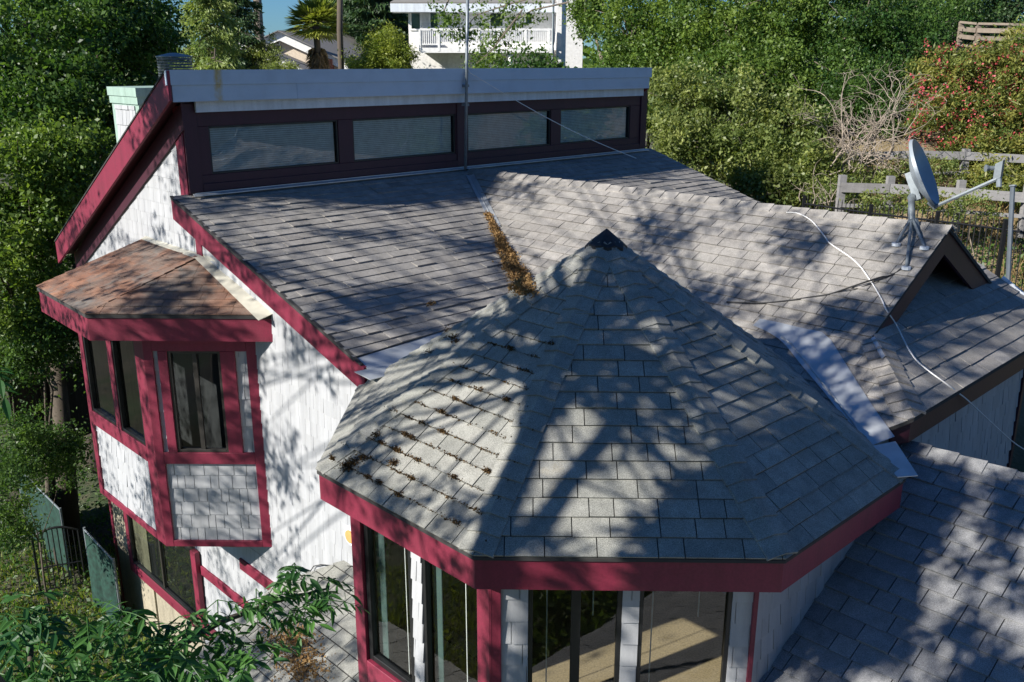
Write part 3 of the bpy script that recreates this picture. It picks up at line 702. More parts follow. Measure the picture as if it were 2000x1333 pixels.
PAN(wp, 'corner_board', 'magdk', uc-.0, uc+.10, -6.2, zp(3.75)-.26, .04, .08)
mb = MB(); Q = [W(3.6, 3.72, zq(3.6)), W(10.2, 4.05, zq(10.2)), W(10.2, -3.0, zq(10.2)), W(3.6, -3.0, zq(3.6))]
shingles(mb, Q, .215, .22, .55, .02, gap=.010); s = slab(Q); mb.mesh(s.v, s.f, .5, 1)
Q2 = [W(10.2, 4.05, zq(10.2)), W(10.2, -3, zq(10.2)), W(13.5, -3, zq(6.9)), W(13.5, 4.05, zq(6.9))]
shingles(mb, Q2, .215, .22, .55, .013); s = slab(Q2); mb.mesh(s.v, s.f, .5, 1)
porch = mb.build('porch_roof', [M['sh_porch'], M['deck']], house)
nQ = nrm(np.cross(VV, UU+.5*ZZ)); nQ = nQ if nQ[2] > 0 else -nQ; nQ2 = nrm(np.cross(VV, UU-.5*ZZ)); nQ2 = nQ2 if nQ2[2] > 0 else -nQ2
rc = MB(); caps(rc, W(10.2, -3, zq(10.2)+.012), W(10.2, 4.0, zq(10.2)+.012), down(nQ), down(nQ2), .30, .17, .012); rc.build('ridge_cap', M['sh_porch'], porch)
# ---- low roof left of the tower
zlw = lambda u: -7.27-.42*(6.9-u)
LR = [W(6.9, 10.7, zlw(6.9)), W(6.9, 7.0, zlw(6.9)), W(2.2, 7.0, zlw(2.2)), W(2.2, 11.35, zlw(2.2)), W(6.1, 11.35, zlw(6.1))]
mb = MB(); shingles(mb, LR, .225, .24, .42, .016, gap=.014, rowgap=.014); s = slab(LR); mb.mesh(s.v, s.f, .5, 1)
low = mb.build('low_roof', [M['sh_oct'], M['deck']], house)
cb = MB(); cb.tube([wg.pt(*wg.px(x, y), .05) for x, y in ((606, 1122), (618, 1104), (632, 1101), (660, 1103), (700, 1104))], .008, 5); cb.build('wall_wire', M['cableblk'], house)

# ================================================================== THINGS ON THE ROOF
bpy.context.view_layer.update()
_v = []; _f = []
for o in list(scene.objects):
    if o.type == 'MESH' and o.name.split('.')[0] in ('long_roof', 'gable_roof', 'pent_roof', 'octagonal_roof', 'porch_roof', 'low_roof', 'bay_roof', 'siding', 'fascia', 'rake_board', 'clerestory_frame', 'trim_board', 'window'):
        k = len(_v); _v += [v.co.copy() for v in o.data.vertices]; _f += [[i+k for i in p.vertices] for p in o.data.polygons]
BVH = bvhtree.BVHTree.FromPolygons(_v, _f)
def hit(px, py):
    d = Vector(ray(px, py)).normalized(); h = BVH.ray_cast(Vector(CAM), d)
    return (np.array(h[0]), np.array(h[1])) if h[0] is not None else (None, None)
def onroof(px, py, l=.0):
    p, n = hit(px, py)
    if p is None: return None
    n = n if np.dot(n, CAM-p) > 0 else -n
    return p+n*l

# ---- antenna mast with its guy wire
mast = empty('antenna_mast', W(12.88, 14.36, zm(14.36)), 'thin grey mast rising past the clerestory windows and fascia, guyed by a pale wire', 'mast')
m_ = MB(); pb = bp(909, 326, VV, 14.36); ptp = bp(914, -60, VV, 14.36)
m_.tube([pb-ZZ*.05, pb*.5+ptp*.5, ptp], .032, 10); m_.build('pole', M['lead'], mast, smooth=True)
m_ = MB()
for y in (168, 205): m_ = MB(); c = bp(911, y, VV, 14.38); m_.box(c+VV*.03, .12, .10, .05, (UU, VV, ZZ)); m_.build('bracket', M['lead'], mast)
m_ = MB(); a = bp(917, 142, VV, 14.33); b = onroof(1242, 312, .03); m_.tube([a+(b-a)*t-ZZ*.12*math.sin(math.pi*t) for t in np.linspace(0, 1, 12)], .009, 5)
a2 = bp(913, 134, VV, 14.36); m_.tube([a2, a], .012, 5); m_.build('guy_wire', M['cable'], mast)

# ---- satellite dish on its tripod
db = W(RU-.02, 5.12, RZ)
dish = empty('satellite_dish', db, 'grey satellite dish on a tripod mast at the gable end of the ridge', 'satellite dish')
YD = np.dot(db-CAM, nrm(RM[2]))                          # distance along the view axis
D = lambda x, y, dd=0: at(x, y, YD+dd)
m_ = MB(); m_.tube([D(1784, 470), D(1781, 440), D(1780, 385)], [.06, .05, .042], 12); m_.build('mast', M['lead'], dish, smooth=True)
for (x, y) in ((1751, 480), (1770.5, 526), (1806, 487)):
    m_ = MB(); f_ = onroof(x, y, .03); m_.tube([D(1781, 425), f_], .02, 8); m_.build('leg', M['lead'], dish)
    m_ = MB(); m_.tube([f_-ZZ*.03, f_+ZZ*.01], .06, 10); m_.build('foot', M['trimw'], dish)
m_ = MB(); m_.tube([D(1786, 428), D(1790, 450), D(1806, 482)], [.045, .06, .075], 10); m_.build('brace', M['lead'], dish)
top_, bot_ = D(1786.5, 272, -.02), D(1831, 403, -.10)
axis = top_-bot_; R1 = np.linalg.norm(axis)/2; cen = (top_+bot_)/2; ax_ = nrm(axis)
nd = np.array([.77, -.55, 0]); nd = nrm(nd-ax_*np.dot(nd, ax_)); side = np.cross(ax_, nd); R2 = R1*.92
nr, ns = 10, 40
vs = [cen-nd*.16]
for i in range(1, nr+1):
    r = i/nr
    for j in range(ns):
        w = 2*math.pi*j/ns; vs.append(cen+ax_*R1*r*math.cos(w)+side*R2*r*math.sin(w)-nd*.16*(1-r*r))
fs = [(0, 1+j, 1+(j+1) % ns) for j in range(ns)]+[(1+(i-1)*ns+j, 1+i*ns+j, 1+i*ns+(j+1) % ns, 1+(i-1)*ns+(j+1) % ns) for i in range(1, nr) for j in range(ns)]
m_ = MB(); m_.mesh(vs, fs); back = [v-nd*.02 for v in vs]; m_.mesh(back, [f[::-1] for f in fs])
b0 = 1+(nr-1)*ns
rimv = [vs[b0+j] for j in range(ns)]; rim2 = [v-nd*.045+ (v-cen)*.015 for v in rimv]
m_.mesh(rimv+rim2, [(j, (j+1) % ns, ns+(j+1) % ns, ns+j) for j in range(ns)])
m_.build('reflector', M['dish'], dish, smooth=True)
m_ = MB(); m_.tube([D(1780, 388), D(1790, 378, .1), cen-ax_*R1*.25-nd*.2], [.06, .07, .06], 8); m_.box(cen-ax_*R1*.25-nd*.2, .10, .16, .40, (nd, side, ax_))
m_.tube([cen-ax_*R1*.8-nd*.08, cen-ax_*R1*1.04-nd*.02], .045, 8); m_.build('mount_bracket', M['lead'], dish)
m_ = MB(); a = D(1826, 404, -.14); b = D(1947, 350, -.7); m_.tube([a, b], .026, 6); m_.build('feed_arm', M['lead'], dish)
m_ = MB(); c = D(1951, 333, -.7); e1 = nrm(b-a); m_.box(c, .10, .12, .22, (nrm(b-a), np.cross(ZZ, nrm((b-a)*np.array([1, 1, 0]))), ZZ))
m_.tube([D(1943, 329, -.7), D(1932, 329, -.7)], .03, 8); m_.tube([D(1932, 329, -.7), D(1925, 329, -.7)], [.03, .05], 8)
m_.tube([D(1951, 346, -.7), D(1951, 366, -.7)], .035, 8); m_.build('receiver', M['lead'], dish)

# ---- cables lying on the roof
def smooth(pts, k=5):
    out = []; n = len(pts)
    for i in range(n-1):
        p0, p1, p2, p3 = pts[max(0, i-1)], pts[i], pts[i+1], pts[min(n-1, i+2)]
        for j in range(k):
            t = j/k; out.append(.5*((2*p1)+(-p0+p2)*t+(2*p0-5*p1+4*p2-p3)*t*t+(-p0+3*p1-3*p2+p3)*t**3))
    return out+[pts[-1]]
wpx = [(1536, 418), (1559, 420), (1586, 435), (1612, 466), (1622, 479), (1671, 514), (1701, 553), (1722, 588)]
cpts = [onroof(x, y, .025) for x, y in wpx]
rest = [(1731, 591+20), (1746, 640), (1773, 693), (1797, 721), (1846, 758), (1878, 777)]
cpts += [onroof(x, y, .05) for x, y in rest]
lastp = cpts[-1]
endp = bp(2040, 922, VV, 3.5); cpts += [lastp*(1-t)+t*endp for t in (.12, .5, 1)]+[endp+UU*.5+VV*.35-ZZ*1.2, endp+UU*.6+VV*.4-ZZ*2.6]
m_ = MB(); m_.tube(smooth([p for p in cpts if p is not None]), .0095, 6)
tag(m_.build('coaxial_cable', M['cable'], smooth=True), 'white cable trailing from the ridge across the gable slope and over the eave', 'cable')
kpx = [(1769, 520), (1745, 535), (1720, 545), (1671, 561), (1615, 575), (1556, 584), (1489, 595), (1420, 593)]
m_ = MB(); m_.tube(smooth([p for p in [onroof(x, y, .025) for x, y in kpx] if p is not None]), .011, 6)
m_.tube(smooth([p for p in [onroof(x, y+3, .02) for x, y in kpx[:6]] if p is not None]), .009, 6)
tag(m_.build('antenna_cable', M['cableblk'], smooth=True), 'black cable sagging across the shingles from the dish foot to the tower', 'cable')

# ---- leaf litter and moss
def bits(name, label, cat, pts, size, material, per, spread, lift=.02, flat=.5):
    P_ = []; Nn = []
    for (px, py, w) in pts:
        for _ in range(int(per*w)):
            p, n = hit(px+random.gauss(0, spread*w), py+random.gauss(0, spread*w*.7))
            if p is None: continue
            P_.append(p+np.array(n if n[2] > 0 else -n)*random.uniform(.004, lift)*w); 
    m2 = leafmesh(np.array(P_), size, flat); return tag(finish_leaf(name, m2, material), label, cat, kind='stuff')
def leafmesh(P, size, up=0.0, aspect=.5, tint=None, droop=0.0, sizevar=.6, dirs=None):
    """one folded diamond per point: returns vertex array, tints"""
    n = len(P); s = size*(1+RNG.uniform(-sizevar, sizevar, n))[:, None]
    d = RNG.normal(size=(n, 3)) if dirs is None else dirs + RNG.normal(size=(n, 3))*.35
    d[:, 2] -= droop; d /= np.linalg.norm(d, axis=1)[:, None]+1e-9
    nn = RNG.normal(size=(n, 3)); nn[:, 2] += up*3; w = np.cross(d, nn); w /= np.linalg.norm(w, axis=1)[:, None]+1e-9
    nn = np.cross(w, d)
    a = P; t = P+d*s; l = P+d*s*.45+w*s*aspect*.5+nn*s*.08; r = P+d*s*.45-w*s*aspect*.5+nn*s*.08
    v = np.stack([a, r, t, l], 1).reshape(-1, 3)
    tt = RNG.normal(.5, .25, n).clip(0, 1) if tint is None else (tint+RNG.normal(0, .13, n)).clip(0, 1)
    return v, tt
def finish_leaf(name, m2, material, parent=None):
    v, tt = m2; n = len(tt); me = bpy.data.meshes.new(name)
    me.vertices.add(4*n); me.vertices.foreach_set('co', v.astype(np.float32).ravel())
    me.loops.add(4*n); me.loops.foreach_set('vertex_index', np.arange(4*n, dtype=np.int32))
    me.polygons.add(n); me.polygons.foreach_set('loop_start', np.arange(0, 4*n, 4, dtype=np.int32)); me.polygons.foreach_set('loop_total', np.full(n, 4, np.int32))
    a = me.attributes.new('tint', 'FLOAT', 'FACE'); a.data.foreach_set('value', tt.astype(np.float32))
    me.materials.append(material); me.update(); me.validate()
    o = bpy.data.objects.new(name, me); COL.objects.link(o)
    if parent is not None:
        o.parent = parent
        if parent.type == 'EMPTY': o.matrix_parent_inverse = Matrix.Translation(-parent.location)
    return o
def proj(p):
    c = RM@(np.array(p)-CAM); return F_*c[0]/c[2]+1000, F_*c[1]/c[2]+666.5
lit = []
for t in np.linspace(0, 1, 50):                          # heap widening down the valley
    v_ = 12.75-(12.75-10.15)*t; wd = .05+.30*max(0, t-.15)**1.3
    for _ in range(3):
        o_ = random.uniform(-1.15, .75)*wd; x_, y_ = proj(W(uval(v_)-.05+o_, v_, zm(v_))); lit.append((x_, y_, .5+.8*t))
bits('leaf_litter', 'brown dry leaves heaped along the roof valley', 'leaf litter', lit, .036, M['litter'], 62, 4, .10, .2)
bits('leaf_litter', 'strip of brown dead leaves lying in the metal pan beside the tower', 'leaf litter', [(722+t*52, 716-t*22, .55) for t in np.linspace(0, 1, 14)], .045, M['litter'], 60, 5, .05, .2)
bits('leaf_litter', 'tan heap of dead leaves on the low roof left of the tower', 'leaf litter', [(560, 1245, 1.5), (580, 1262, 1.6), (590, 1285, 1.6), (598, 1305, 1.6), (575, 1300, 1.4), (545, 1250, 1.2), (585, 1240, 1.2), (600, 1320, 1.4)], .045, M['litter'], 150, 14, .03, .6)
bits('leaf_litter', 'small clump of dead leaves on the long roof slope', 'leaf litter', [(838, 596, .5), (846, 594, .4)], .05, M['litter'], 60, 6, .04, .2)
P_ = []; fa_, fb_ = P3(*OC[1], ZE), P3(*OC[2], ZE); mid_ = (fa_+fb_)/2; hd_ = nrm(fb_-fa_); ud_ = apex-mid_; Lu = np.linalg.norm(ud_); ud_ = ud_/Lu; nf_ = nrm(np.cross(hd_, ud_))
for j in range(1, 13):                                   # thin seams of moss along the shingle butts, thicker cushions here and there
    t_ = j*.19; half = (1-t_/Lu)*np.linalg.norm(fb_-fa_)/2
    for _ in range(int(46*half)):
        s_ = random.uniform(-half, half); w = (1-abs(j-4)/9)
        if random.random() > w*.6+.1: continue
        big = random.random() < .10; k_ = random.randint(60, 120) if big else random.randint(6, 22); sg = .022 if big else .012
        c = mid_+hd_*s_+ud_*(t_-.004)+nf_*(.012 if not big else .02)
        P_.append(c+hd_*RNG.normal(size=(k_, 1))*(.05 if not big else .03)+ud_*RNG.normal(size=(k_, 1))*sg*.5+nf_*np.abs(RNG.normal(size=(k_, 1)))*sg*.5)
for (x, y, k_, sg) in ((690, 905, 420, .05), (683, 914, 420, .05), (712, 893, 260, .04), (737, 850, 160, .03), (772, 905, 200, .03), (782, 966, 160, .03), (880, 645, 200, .04), (888, 660, 200, .04), (893, 668, 120, .03), (755, 702, 120, .05), (840, 690, 120, .04)):
    p, n = hit(x, y)
    if p is not None: P_.append(p+RNG.normal(size=(k_, 3))*sg*np.array([1, 1, .4])+np.array(n)*.01)
P_ = np.concatenate(P_); tag(finish_leaf('moss', leafmesh(P_, .018, .3, .7), M['moss']), 'brown moss along the shingle courses of the tower roof', 'moss', kind='stuff')

# ================================================================== GROUND
def sstep(x, a, b): t = np.clip((x-a)/(b-a), 0, 1); return t*t*(3-2*t)
def hgt(x, y):
    x = np.asarray(x, float); y = np.asarray(y, float)
    k = sstep(x, -7, 6)
    left = -12.6+sstep(y, 18, 60)*5.5
    right = -7.6+sstep(y, 12, 20)*2.4-sstep(8.5-y, 0, 4)*5.0+np.clip(.42*(y-21.5), 0, 5.8)*sstep(x, 5, 12)
    far = sstep(y, 34, 60)
    return H+(left*(1-k)+right*k)*(1-far)+far*(-6.0*(1-sstep(x, 6, 24))-1.0*sstep(x, 6, 24))
xs_ = np.concatenate([np.linspace(-400, -40, 20), np.linspace(-38, 40, 130), np.linspace(44, 400, 20)]); ys_ = np.concatenate([np.linspace(-200, -12, 12), np.linspace(-10, 70, 130), np.linspace(74, 600, 26)])
gx, gy = np.meshgrid(xs_, ys_); gz = hgt(gx, gy)+np.sin(gx*1.3+np.cos(gy*.9))*.06*((np.abs(gx) < 40))
m_ = MB(); nx = len(xs_); ny = len(ys_)
m_.mesh(np.stack([gx, gy, gz], -1).reshape(-1, 3), [(j*nx+i, j*nx+i+1, (j+1)*nx+i+1, (j+1)*nx+i) for j in range(ny-1) for i in range(nx-1)])
gm, nt, b = mat('ground_soil')
c = mix(nt, ramp(nt, noise(nt, .35, 5), .42, .6), (.055, .052, .036), (.04, .065, .022)); c = mix(nt, ramp(nt, noise(nt, 3, 5), .45, .75), c, (.10, .09, .055))
sx = N(nt, 'ShaderNodeSeparateXYZ'); tcx = N(nt, 'ShaderNodeTexCoord'); nt.links.new(tcx.outputs['Object'], sx.inputs[0])
mr = N(nt, 'ShaderNodeMapRange'); mr.inputs['From Min'].default_value = 4; mr.inputs['From Max'].default_value = 8; nt.links.new(sx.outputs['X'], mr.inputs['Value'])
m2 = N(nt, 'ShaderNodeMapRange'); m2.inputs['From Min'].default_value = 14; m2.inputs['From Max'].default_value = 18; nt.links.new(sx.outputs['Y'], m2.inputs['Value'])
m3 = N(nt, 'ShaderNodeMapRange'); m3.inputs['From Min'].default_value = 32; m3.inputs['From Max'].default_value = 28; nt.links.new(sx.outputs['Y'], m3.inputs['Value'])
ma = N(nt, 'ShaderNodeMath', operation='MULTIPLY'); nt.links.new(m2.outputs[0], ma.inputs[0]); nt.links.new(m3.outputs[0], ma.inputs[1])
mb_ = N(nt, 'ShaderNodeMath', operation='MULTIPLY'); nt.links.new(ma.outputs[0], mb_.inputs[0]); nt.links.new(mr.outputs[0], mb_.inputs[1])
c = mix(nt, mb_.outputs[0], c, mix(nt, ramp(nt, noise(nt, 1.2, 5), .35, .65), (.16, .12, .06), (.27, .21, .13)))
nt.links.new(c, b.inputs['Base Color']); b.inputs['Roughness'].default_value = 1; bump(nt, b, noise(nt, 12, 5), .6, .08)
tag(m_.build('ground', gm, smooth=True), kind='structure')
def G(x, y): return float(hgt(x, y))

# ================================================================== VEGETATION
def tree(name, label, cat, base, blobs, per, leaf, lmat, cr=.45, trunk=.22, bark='bark', group=None, up=.15, aspect=.55, fill=.4, limbs=True, droop=0, pname='crown', tname='trunk'):
    """blobs: (centre, (rx, ry, rz), clusters) ; leaves sit in small clusters through the outer part of each blob"""
    base = np.array(base, float); t = empty(name, base, label, cat, group); leaf *= .8; per = int(per*1.35)
    tr = MB(); cens = [np.array(b_[0]) for b_ in blobs]; low = min(c[2]-b_[1][2]*.3 for c, b_ in zip(cens, blobs)); mean = sum(cens)/len(cens)
    hub = base*.45+mean*.55; hub[2] = base[2]+(mean[2]-base[2])*.55
    if trunk:
        mid = (base+hub)/2+np.array([random.uniform(-.2, .2), random.uniform(-.2, .2), 0])
        tr.tube([base-ZZ*.4, mid, hub], [trunk*1.25, trunk, trunk*.8], 9)
    allc = []
    for c, (cc_, rr, k) in zip(cens, blobs):
        rr = np.array(rr)
        if trunk and limbs:
            mid = (hub+c)/2+RNG.normal(size=3)*.25; tr.tube([hub-ZZ*.1, mid, c], [trunk*.55, trunk*.34, trunk*.12], 6)
            for _ in range(5):
                e = RNG.normal(size=3); e /= np.linalg.norm(e); q = c+e*rr*1.03; tr.tube([c*.6+mid*.4, (c+q)/2+RNG.normal(size=3)*.15, q], [trunk*.16, trunk*.1, trunk*.03], 5)
        e = RNG.normal(size=(k, 3)); e /= np.linalg.norm(e, axis=1)[:, None]
        # lumpy outline
        lump = 1+.18*np.sin(e[:, 0]*5+c[0])+.16*np.sin(e[:, 1]*6+c[1]*2)+.14*np.sin(e[:, 2]*7+c[2])
        rad = RNG.uniform(fill, 1.0, k)**.7*lump
        allc.append(c+e*rr*rad[:, None])
    if trunk: tr.build(tname, M[bark], t, smooth=True)
    allc = np.concatenate(allc); k = len(allc)
    sizes = cr*RNG.uniform(.35, 1.35, k); pts = np.repeat(allc, per, 0)+RNG.normal(size=(k*per, 3))*np.repeat(sizes, per)[:, None]*np.array([.55, .55, .42])
    ct = RNG.normal(.45, .30, k)
    o = finish_leaf(pname, leafmesh(pts, leaf, up, aspect, np.repeat(ct, per), droop), M[lmat] if isinstance(lmat, str) else lmat, t)
    return t
def blob(px, py, dist, rx, ry, rz, k): return (at(px, py, dist), (rx, ry, rz), k)
def gb(px, py, dist):                                    # ground under a sight line at that distance
    p = at(px, py, dist); return np.array([p[0], p[1], G(p[0], p[1])])

# ---- left: tall broadleaf trees against the gable end
tree('broadleaf_tree', 'tall dark green broadleaf tree filling the left edge behind the chimney', 'tree', gb(150, 600, 27),
     [blob(60, 60, 27, 3.0, 3, 2.6, 240), blob(190, 90, 28, 2.4, 3, 2.3, 190), blob(265, 60, 29, 1.3, 2, 2.4, 110), blob(60, 230, 26, 2.6, 2.6, 2.0, 190), blob(175, 260, 27, 2.0, 2.4, 1.8, 130), blob(250, 210, 30, 1.4, 2, 1.8, 90)], 60, .17, 'lf_dark', .5, .34)
tree('broadleaf_tree', 'sunlit green broadleaf tree with pale lobed leaves below the chimney', 'tree', gb(80, 700, 23.5),
     [blob(30, 350, 23, 1.5, 1.6, 1.3, 120), blob(110, 330, 23.5, 1.3, 1.5, 1.2, 110), blob(170, 310, 24.5, .9, 1.2, .9, 60), blob(50, 450, 23, 1.7, 1.6, 1.1, 130), blob(140, 400, 24.5, .9, 1.2, .9, 60), blob(20, 560, 22.5, 1.2, 1.5, 1.2, 90)], 55, .14, 'lf_oak', .42, .24)
tree('shaded_shrub', 'dark shrub under the tall trees above the plank fence', 'shrub', gb(70, 740, 24.5), [blob(40, 660, 24, 1.6, 1.4, 1.0, 90), blob(120, 620, 25, 1.4, 1.4, 1.1, 80), blob(100, 540, 25.5, 1.2, 1.2, 1.2, 70)], 45, .12, 'lf_dark', .4, .1)

# ---- right: oaks, laurel, brush, oleander
tree('oak_tree', 'sunlit green oak in front of the white balcony house, its branches reaching over the balcony', 'tree', gb(1230, 330, 33),
     [blob(1150, 25, 34, .8, 1, .9, 60), blob(1235, 60, 33, 1.5, 1.6, 1.4, 150), blob(1330, 40, 33, 1.4, 1.8, 1.4, 130), blob(1210, 150, 32.5, 1.0, 1.2, .9, 80), blob(1300, 130, 32, 1.3, 1.4, 1.1, 110)], 60, .13, 'lf_oak', .4, .22, 'barkpale')
tree('oak_tree', 'dense green oak right of the balcony house with pale bare limbs showing', 'tree', gb(1450, 330, 31),
     [blob(1420, 50, 31, 1.7, 1.8, 1.5, 170), blob(1540, 30, 31.5, 1.6, 1.8, 1.4, 150), blob(1400, 150, 30, 1.3, 1.4, 1.1, 110), blob(1500, 130, 30, 1.4, 1.5, 1.1, 120), blob(1560, 180, 29.5, 1.0, 1.2, .8, 70)], 60, .13, 'lf_oak', .42, .24, 'barkpale')
tree('oak_tree', 'broad dark oak below the wooden deck rail at the upper right', 'tree', gb(1680, 330, 31),
     [blob(1660, 50, 31, 1.7, 1.8, 1.4, 170), blob(1770, 80, 31, 1.5, 1.8, 1.3, 140), blob(1650, 150, 30, 1.3, 1.3, 1.0, 110), blob(1740, 160, 30.5, 1.0, 1.3, .9, 80), blob(1840, 30, 33, 1.3, 1.6, 1.0, 100)], 60, .12, 'lf_dark', .42, .24, 'barkpale')
tree('dark_tree', 'very dark tree behind the wooden deck rail in the upper right corner', 'tree', gb(1900, 100, 38), [blob(1760, -20, 38, 2.5, 2, 1.6, 140), blob(1900, 0, 38, 2.6, 2, 1.5, 150), blob(2000, 0, 38, 2, 2, 1.6, 110), blob(1600, -30, 38, 2.5, 2, 1.6, 120), blob(1900, 120, 35, 2.2, 1, 1.1, 110), blob(1800, 170, 33, 1.4, 1, 1.0, 90)], 55, .16, 'lf_fir', .5, .26)
tree('laurel_bush', 'large pale green laurel bush crowding the right edge of the long roof', 'bush', gb(1440, 430, 26.5),
     [blob(1325, 190, 27.5, .95, 1.1, 1.0, 110), blob(1420, 220, 27, 1.2, 1.2, 1.1, 140), blob(1530, 250, 27, 1.1, 1.2, 1.0, 120), blob(1340, 270, 26.5, .9, 1.0, .8, 90), blob(1450, 310, 26.3, 1.2, 1.0, .9, 130), blob(1570, 320, 26, .95, 1.0, .8, 100), blob(1500, 370, 25.6, .9, .8, .6, 80), blob(1600, 370, 25.4, .7, .8, .55, 60)], 62, .12, 'lf_laurel', .34, .1, 'barkpale')
tree('dark_bush', 'dark green bush on the slope between the laurel and the oleander', 'bush', gb(1690, 270, 28), [blob(1680, 190, 28.5, 1.1, 1.0, .8, 90), blob(1740, 230, 28, .9, 1.0, .7, 70), blob(1630, 200, 28.5, .8, .8, .8, 60)], 50, .1, 'lf_dark', .35, .08)
ol = tree('oleander_bush', 'oleander bush with red flower clusters below the wooden deck rail', 'bush', gb(1900, 300, 26.5),
     [blob(1840, 150, 27, .75, .9, .7, 90), blob(1920, 140, 27, .9, .9, .8, 110), blob(1990, 130, 27, .9, .9, .9, 110), blob(1850, 220, 26.5, .8, .9, .6, 90), blob(1940, 220, 26.5, 1.0, .9, .7, 120), blob(2010, 220, 26.5, .8, .9, .8, 100), blob(1900, 290, 26, .8, .7, .5, 80), blob(1980, 310, 26, .8, .7, .6, 80), blob(1930, 345, 24.5, .6, .5, .35, 50), blob(2000, 370, 24, .6, .5, .4, 50)], 50, .15, 'lf_ole', .3, .07, 'barkpale', aspect=.28, up=.1)
fp_ = []
for _ in range(250):
    x, y = random.uniform(1775, 2030), random.uniform(85, 290)
    if (x < 1800 and y < 130): continue
    fp_.append(at(x, y, random.uniform(25.4, 26.6)+(.6 if y < 150 else 0)))
fp_ = np.repeat(np.array(fp_), 9, 0); fp_ += RNG.normal(size=fp_.shape)*.075
finish_leaf('flower', leafmesh(fp_, .06, .4, .8), M['flower'], ol)
# dead branches
br = MB()
def crook(p, d, L, r, depth):
    pts = [p]; q = p; n = 5
    for i in range(n):
        d = nrm(d+RNG.normal(size=3)*.28-ZZ*.03); q = q+d*L/n; pts.append(q)
        if depth and random.random() < .75: crook(q, nrm(d+RNG.normal(size=3)*.8), L*.55, r*.55, depth-1)
    br.tube(pts, list(np.linspace(r, r*.25, len(pts))), 4, cap=False)
for _ in range(26):
    p = at(random.uniform(1620, 1730), random.uniform(285, 340), 25); crook(p, np.array([random.uniform(-.2, 1), random.uniform(-.3, .3), random.uniform(.1, 1.0)]), random.uniform(1.0, 2.3), .022, 2)
for _ in range(10):
    p = at(random.uniform(1560, 1660), random.uniform(390, 430), 24); crook(p, np.array([random.uniform(-.4, .6), 0, random.uniform(.3, 1.0)]), random.uniform(.5, 1.0), .014, 1)
tag(br.build('brush_pile', M['twig']), 'tangle of bare grey dead branches between the laurel and the rail fence', 'dead branches')

for (x, y, d, k_) in ((1640, 385, 24.5, 40), (1700, 355, 24.8, 30), (1760, 330, 25.2, 26), (1800, 395, 22.6, 20), (1720, 400, 22.9, 26), (1850, 335, 24.9, 26), (1900, 405, 22.2, 24), (1665, 320, 25.8, 26)):
    tree('scrub_bush', 'thin olive scrub against the board fences behind the dish', 'bush', gb(x, y+25, d), [blob(x, y, d, .6, .5, .35, k_)], 34, .09, 'lf_laurel', .22, .02, 'barkpale', group='scrub along the board fences')
# ---- fences
def rail_fence(name, label, posts, boards, mat_, pw=.16, group=None, bh=.22, ph=1.15):
    t = empty(name, posts[0], label, 'fence', group)
    for p in posts: m = MB(); m.box(np.array(p)+ZZ*(ph-.5)/2-ZZ*.0, pw, pw, ph+.5); m.build('post', M[mat_], t)
    for (h, hh) in boards:
        for a, b in zip(posts[:-1], posts[1:]):
            m = MB(); d = nrm(np.array(b)-np.array(a)); n = nrm(np.cross(d, ZZ)); m.board(np.array(a)+ZZ*h+n*(pw/2+.012), np.array(b)+ZZ*h+n*(pw/2+.012), ZZ*hh, -n*.04 if False else n*.035, random.random()); m.build('rail', M[mat_], t)
    return t
def gpx(x, y, d): p = at(x, y, d); return p
rail_fence('rail_fence', 'upper whitewashed board fence on the dry slope behind the dish', [gpx(x, y, d) for x, y, d in ((1655, 345, 26.2), (1790, 342, 25.8), (1880, 345, 25.6), (2010, 352, 25.4))], [(.46, .22), (.05, .09)], 'rail', .17, 'whitewashed board fences on the slope', ph=.75)
rail_fence('rail_fence', 'lower whitewashed board fence on the dry slope behind the dish', [gpx(x, y, d) for x, y, d in ((1640, 402, 23.8), (1733, 405, 23.4), (1870, 414, 23.0), (2000, 424, 22.6))], [(.36, .24), (-.02, .09)], 'rail', .17, 'whitewashed board fences on the slope', ph=.78)
rail_fence('deck_rail', 'weathered brown wooden rail fence at the top right corner', [gpx(x, y, d) for x, y, d in ((1872, 92, 30.5), (1905, 96, 30), (1965, 98, 29.5), (2040, 102, 29))], [(.74, .07), (.50, .14), (.27, .13), (.04, .07)], 'wood', .14, ph=.78)
irf = [at(x, y, d) for x, y, d in ((1570, 398, 22.5), (1700, 417, 20.6), (1830, 432, 19.0), (1962, 449, 17.6), (2080, 465, 16.6))]
t = empty('iron_fence', irf[0]-ZZ*1.5, 'black iron picket fence behind the gable end', 'fence')
for a, b in zip(irf[:-1], irf[1:]):
    L = np.linalg.norm(b-a); n_ = int(L/.125); d = (b-a)/L
    m = MB(); m.tube([a, b], .02, 4); m.build('rail', M['iron'], t)
    m = MB(); m.tube([a-ZZ*1.35, b-ZZ*1.35], .02, 4); m.build('rail', M['iron'], t)
    m = MB(); m.box(a-ZZ*.85, .07, .07, 2.1); m.build('post', M['iron'], t)
    for i in range(1, n_):
        p = a+d*(i*L/n_); m = MB(); m.tube([p-ZZ*1.7, p+ZZ*.16, p+ZZ*.22], [.011, .011, .002], 4); m.build('picket', M['iron'], t)
lp_ = empty('steel_post', at(1972, 600, 17.0), 'tall grey steel post standing in the iron fence line', 'post'); m = MB(); m.tube([at(1966, 600, 17.0), at(1978, 365, 17.0)], .045, 8); m.build('pole', M['steel'], lp_); m = MB(); m.tube([at(1978, 365, 17.0), at(1978, 362, 17.0)], .065, 8); m.build('cap', M['lead'], lp_)
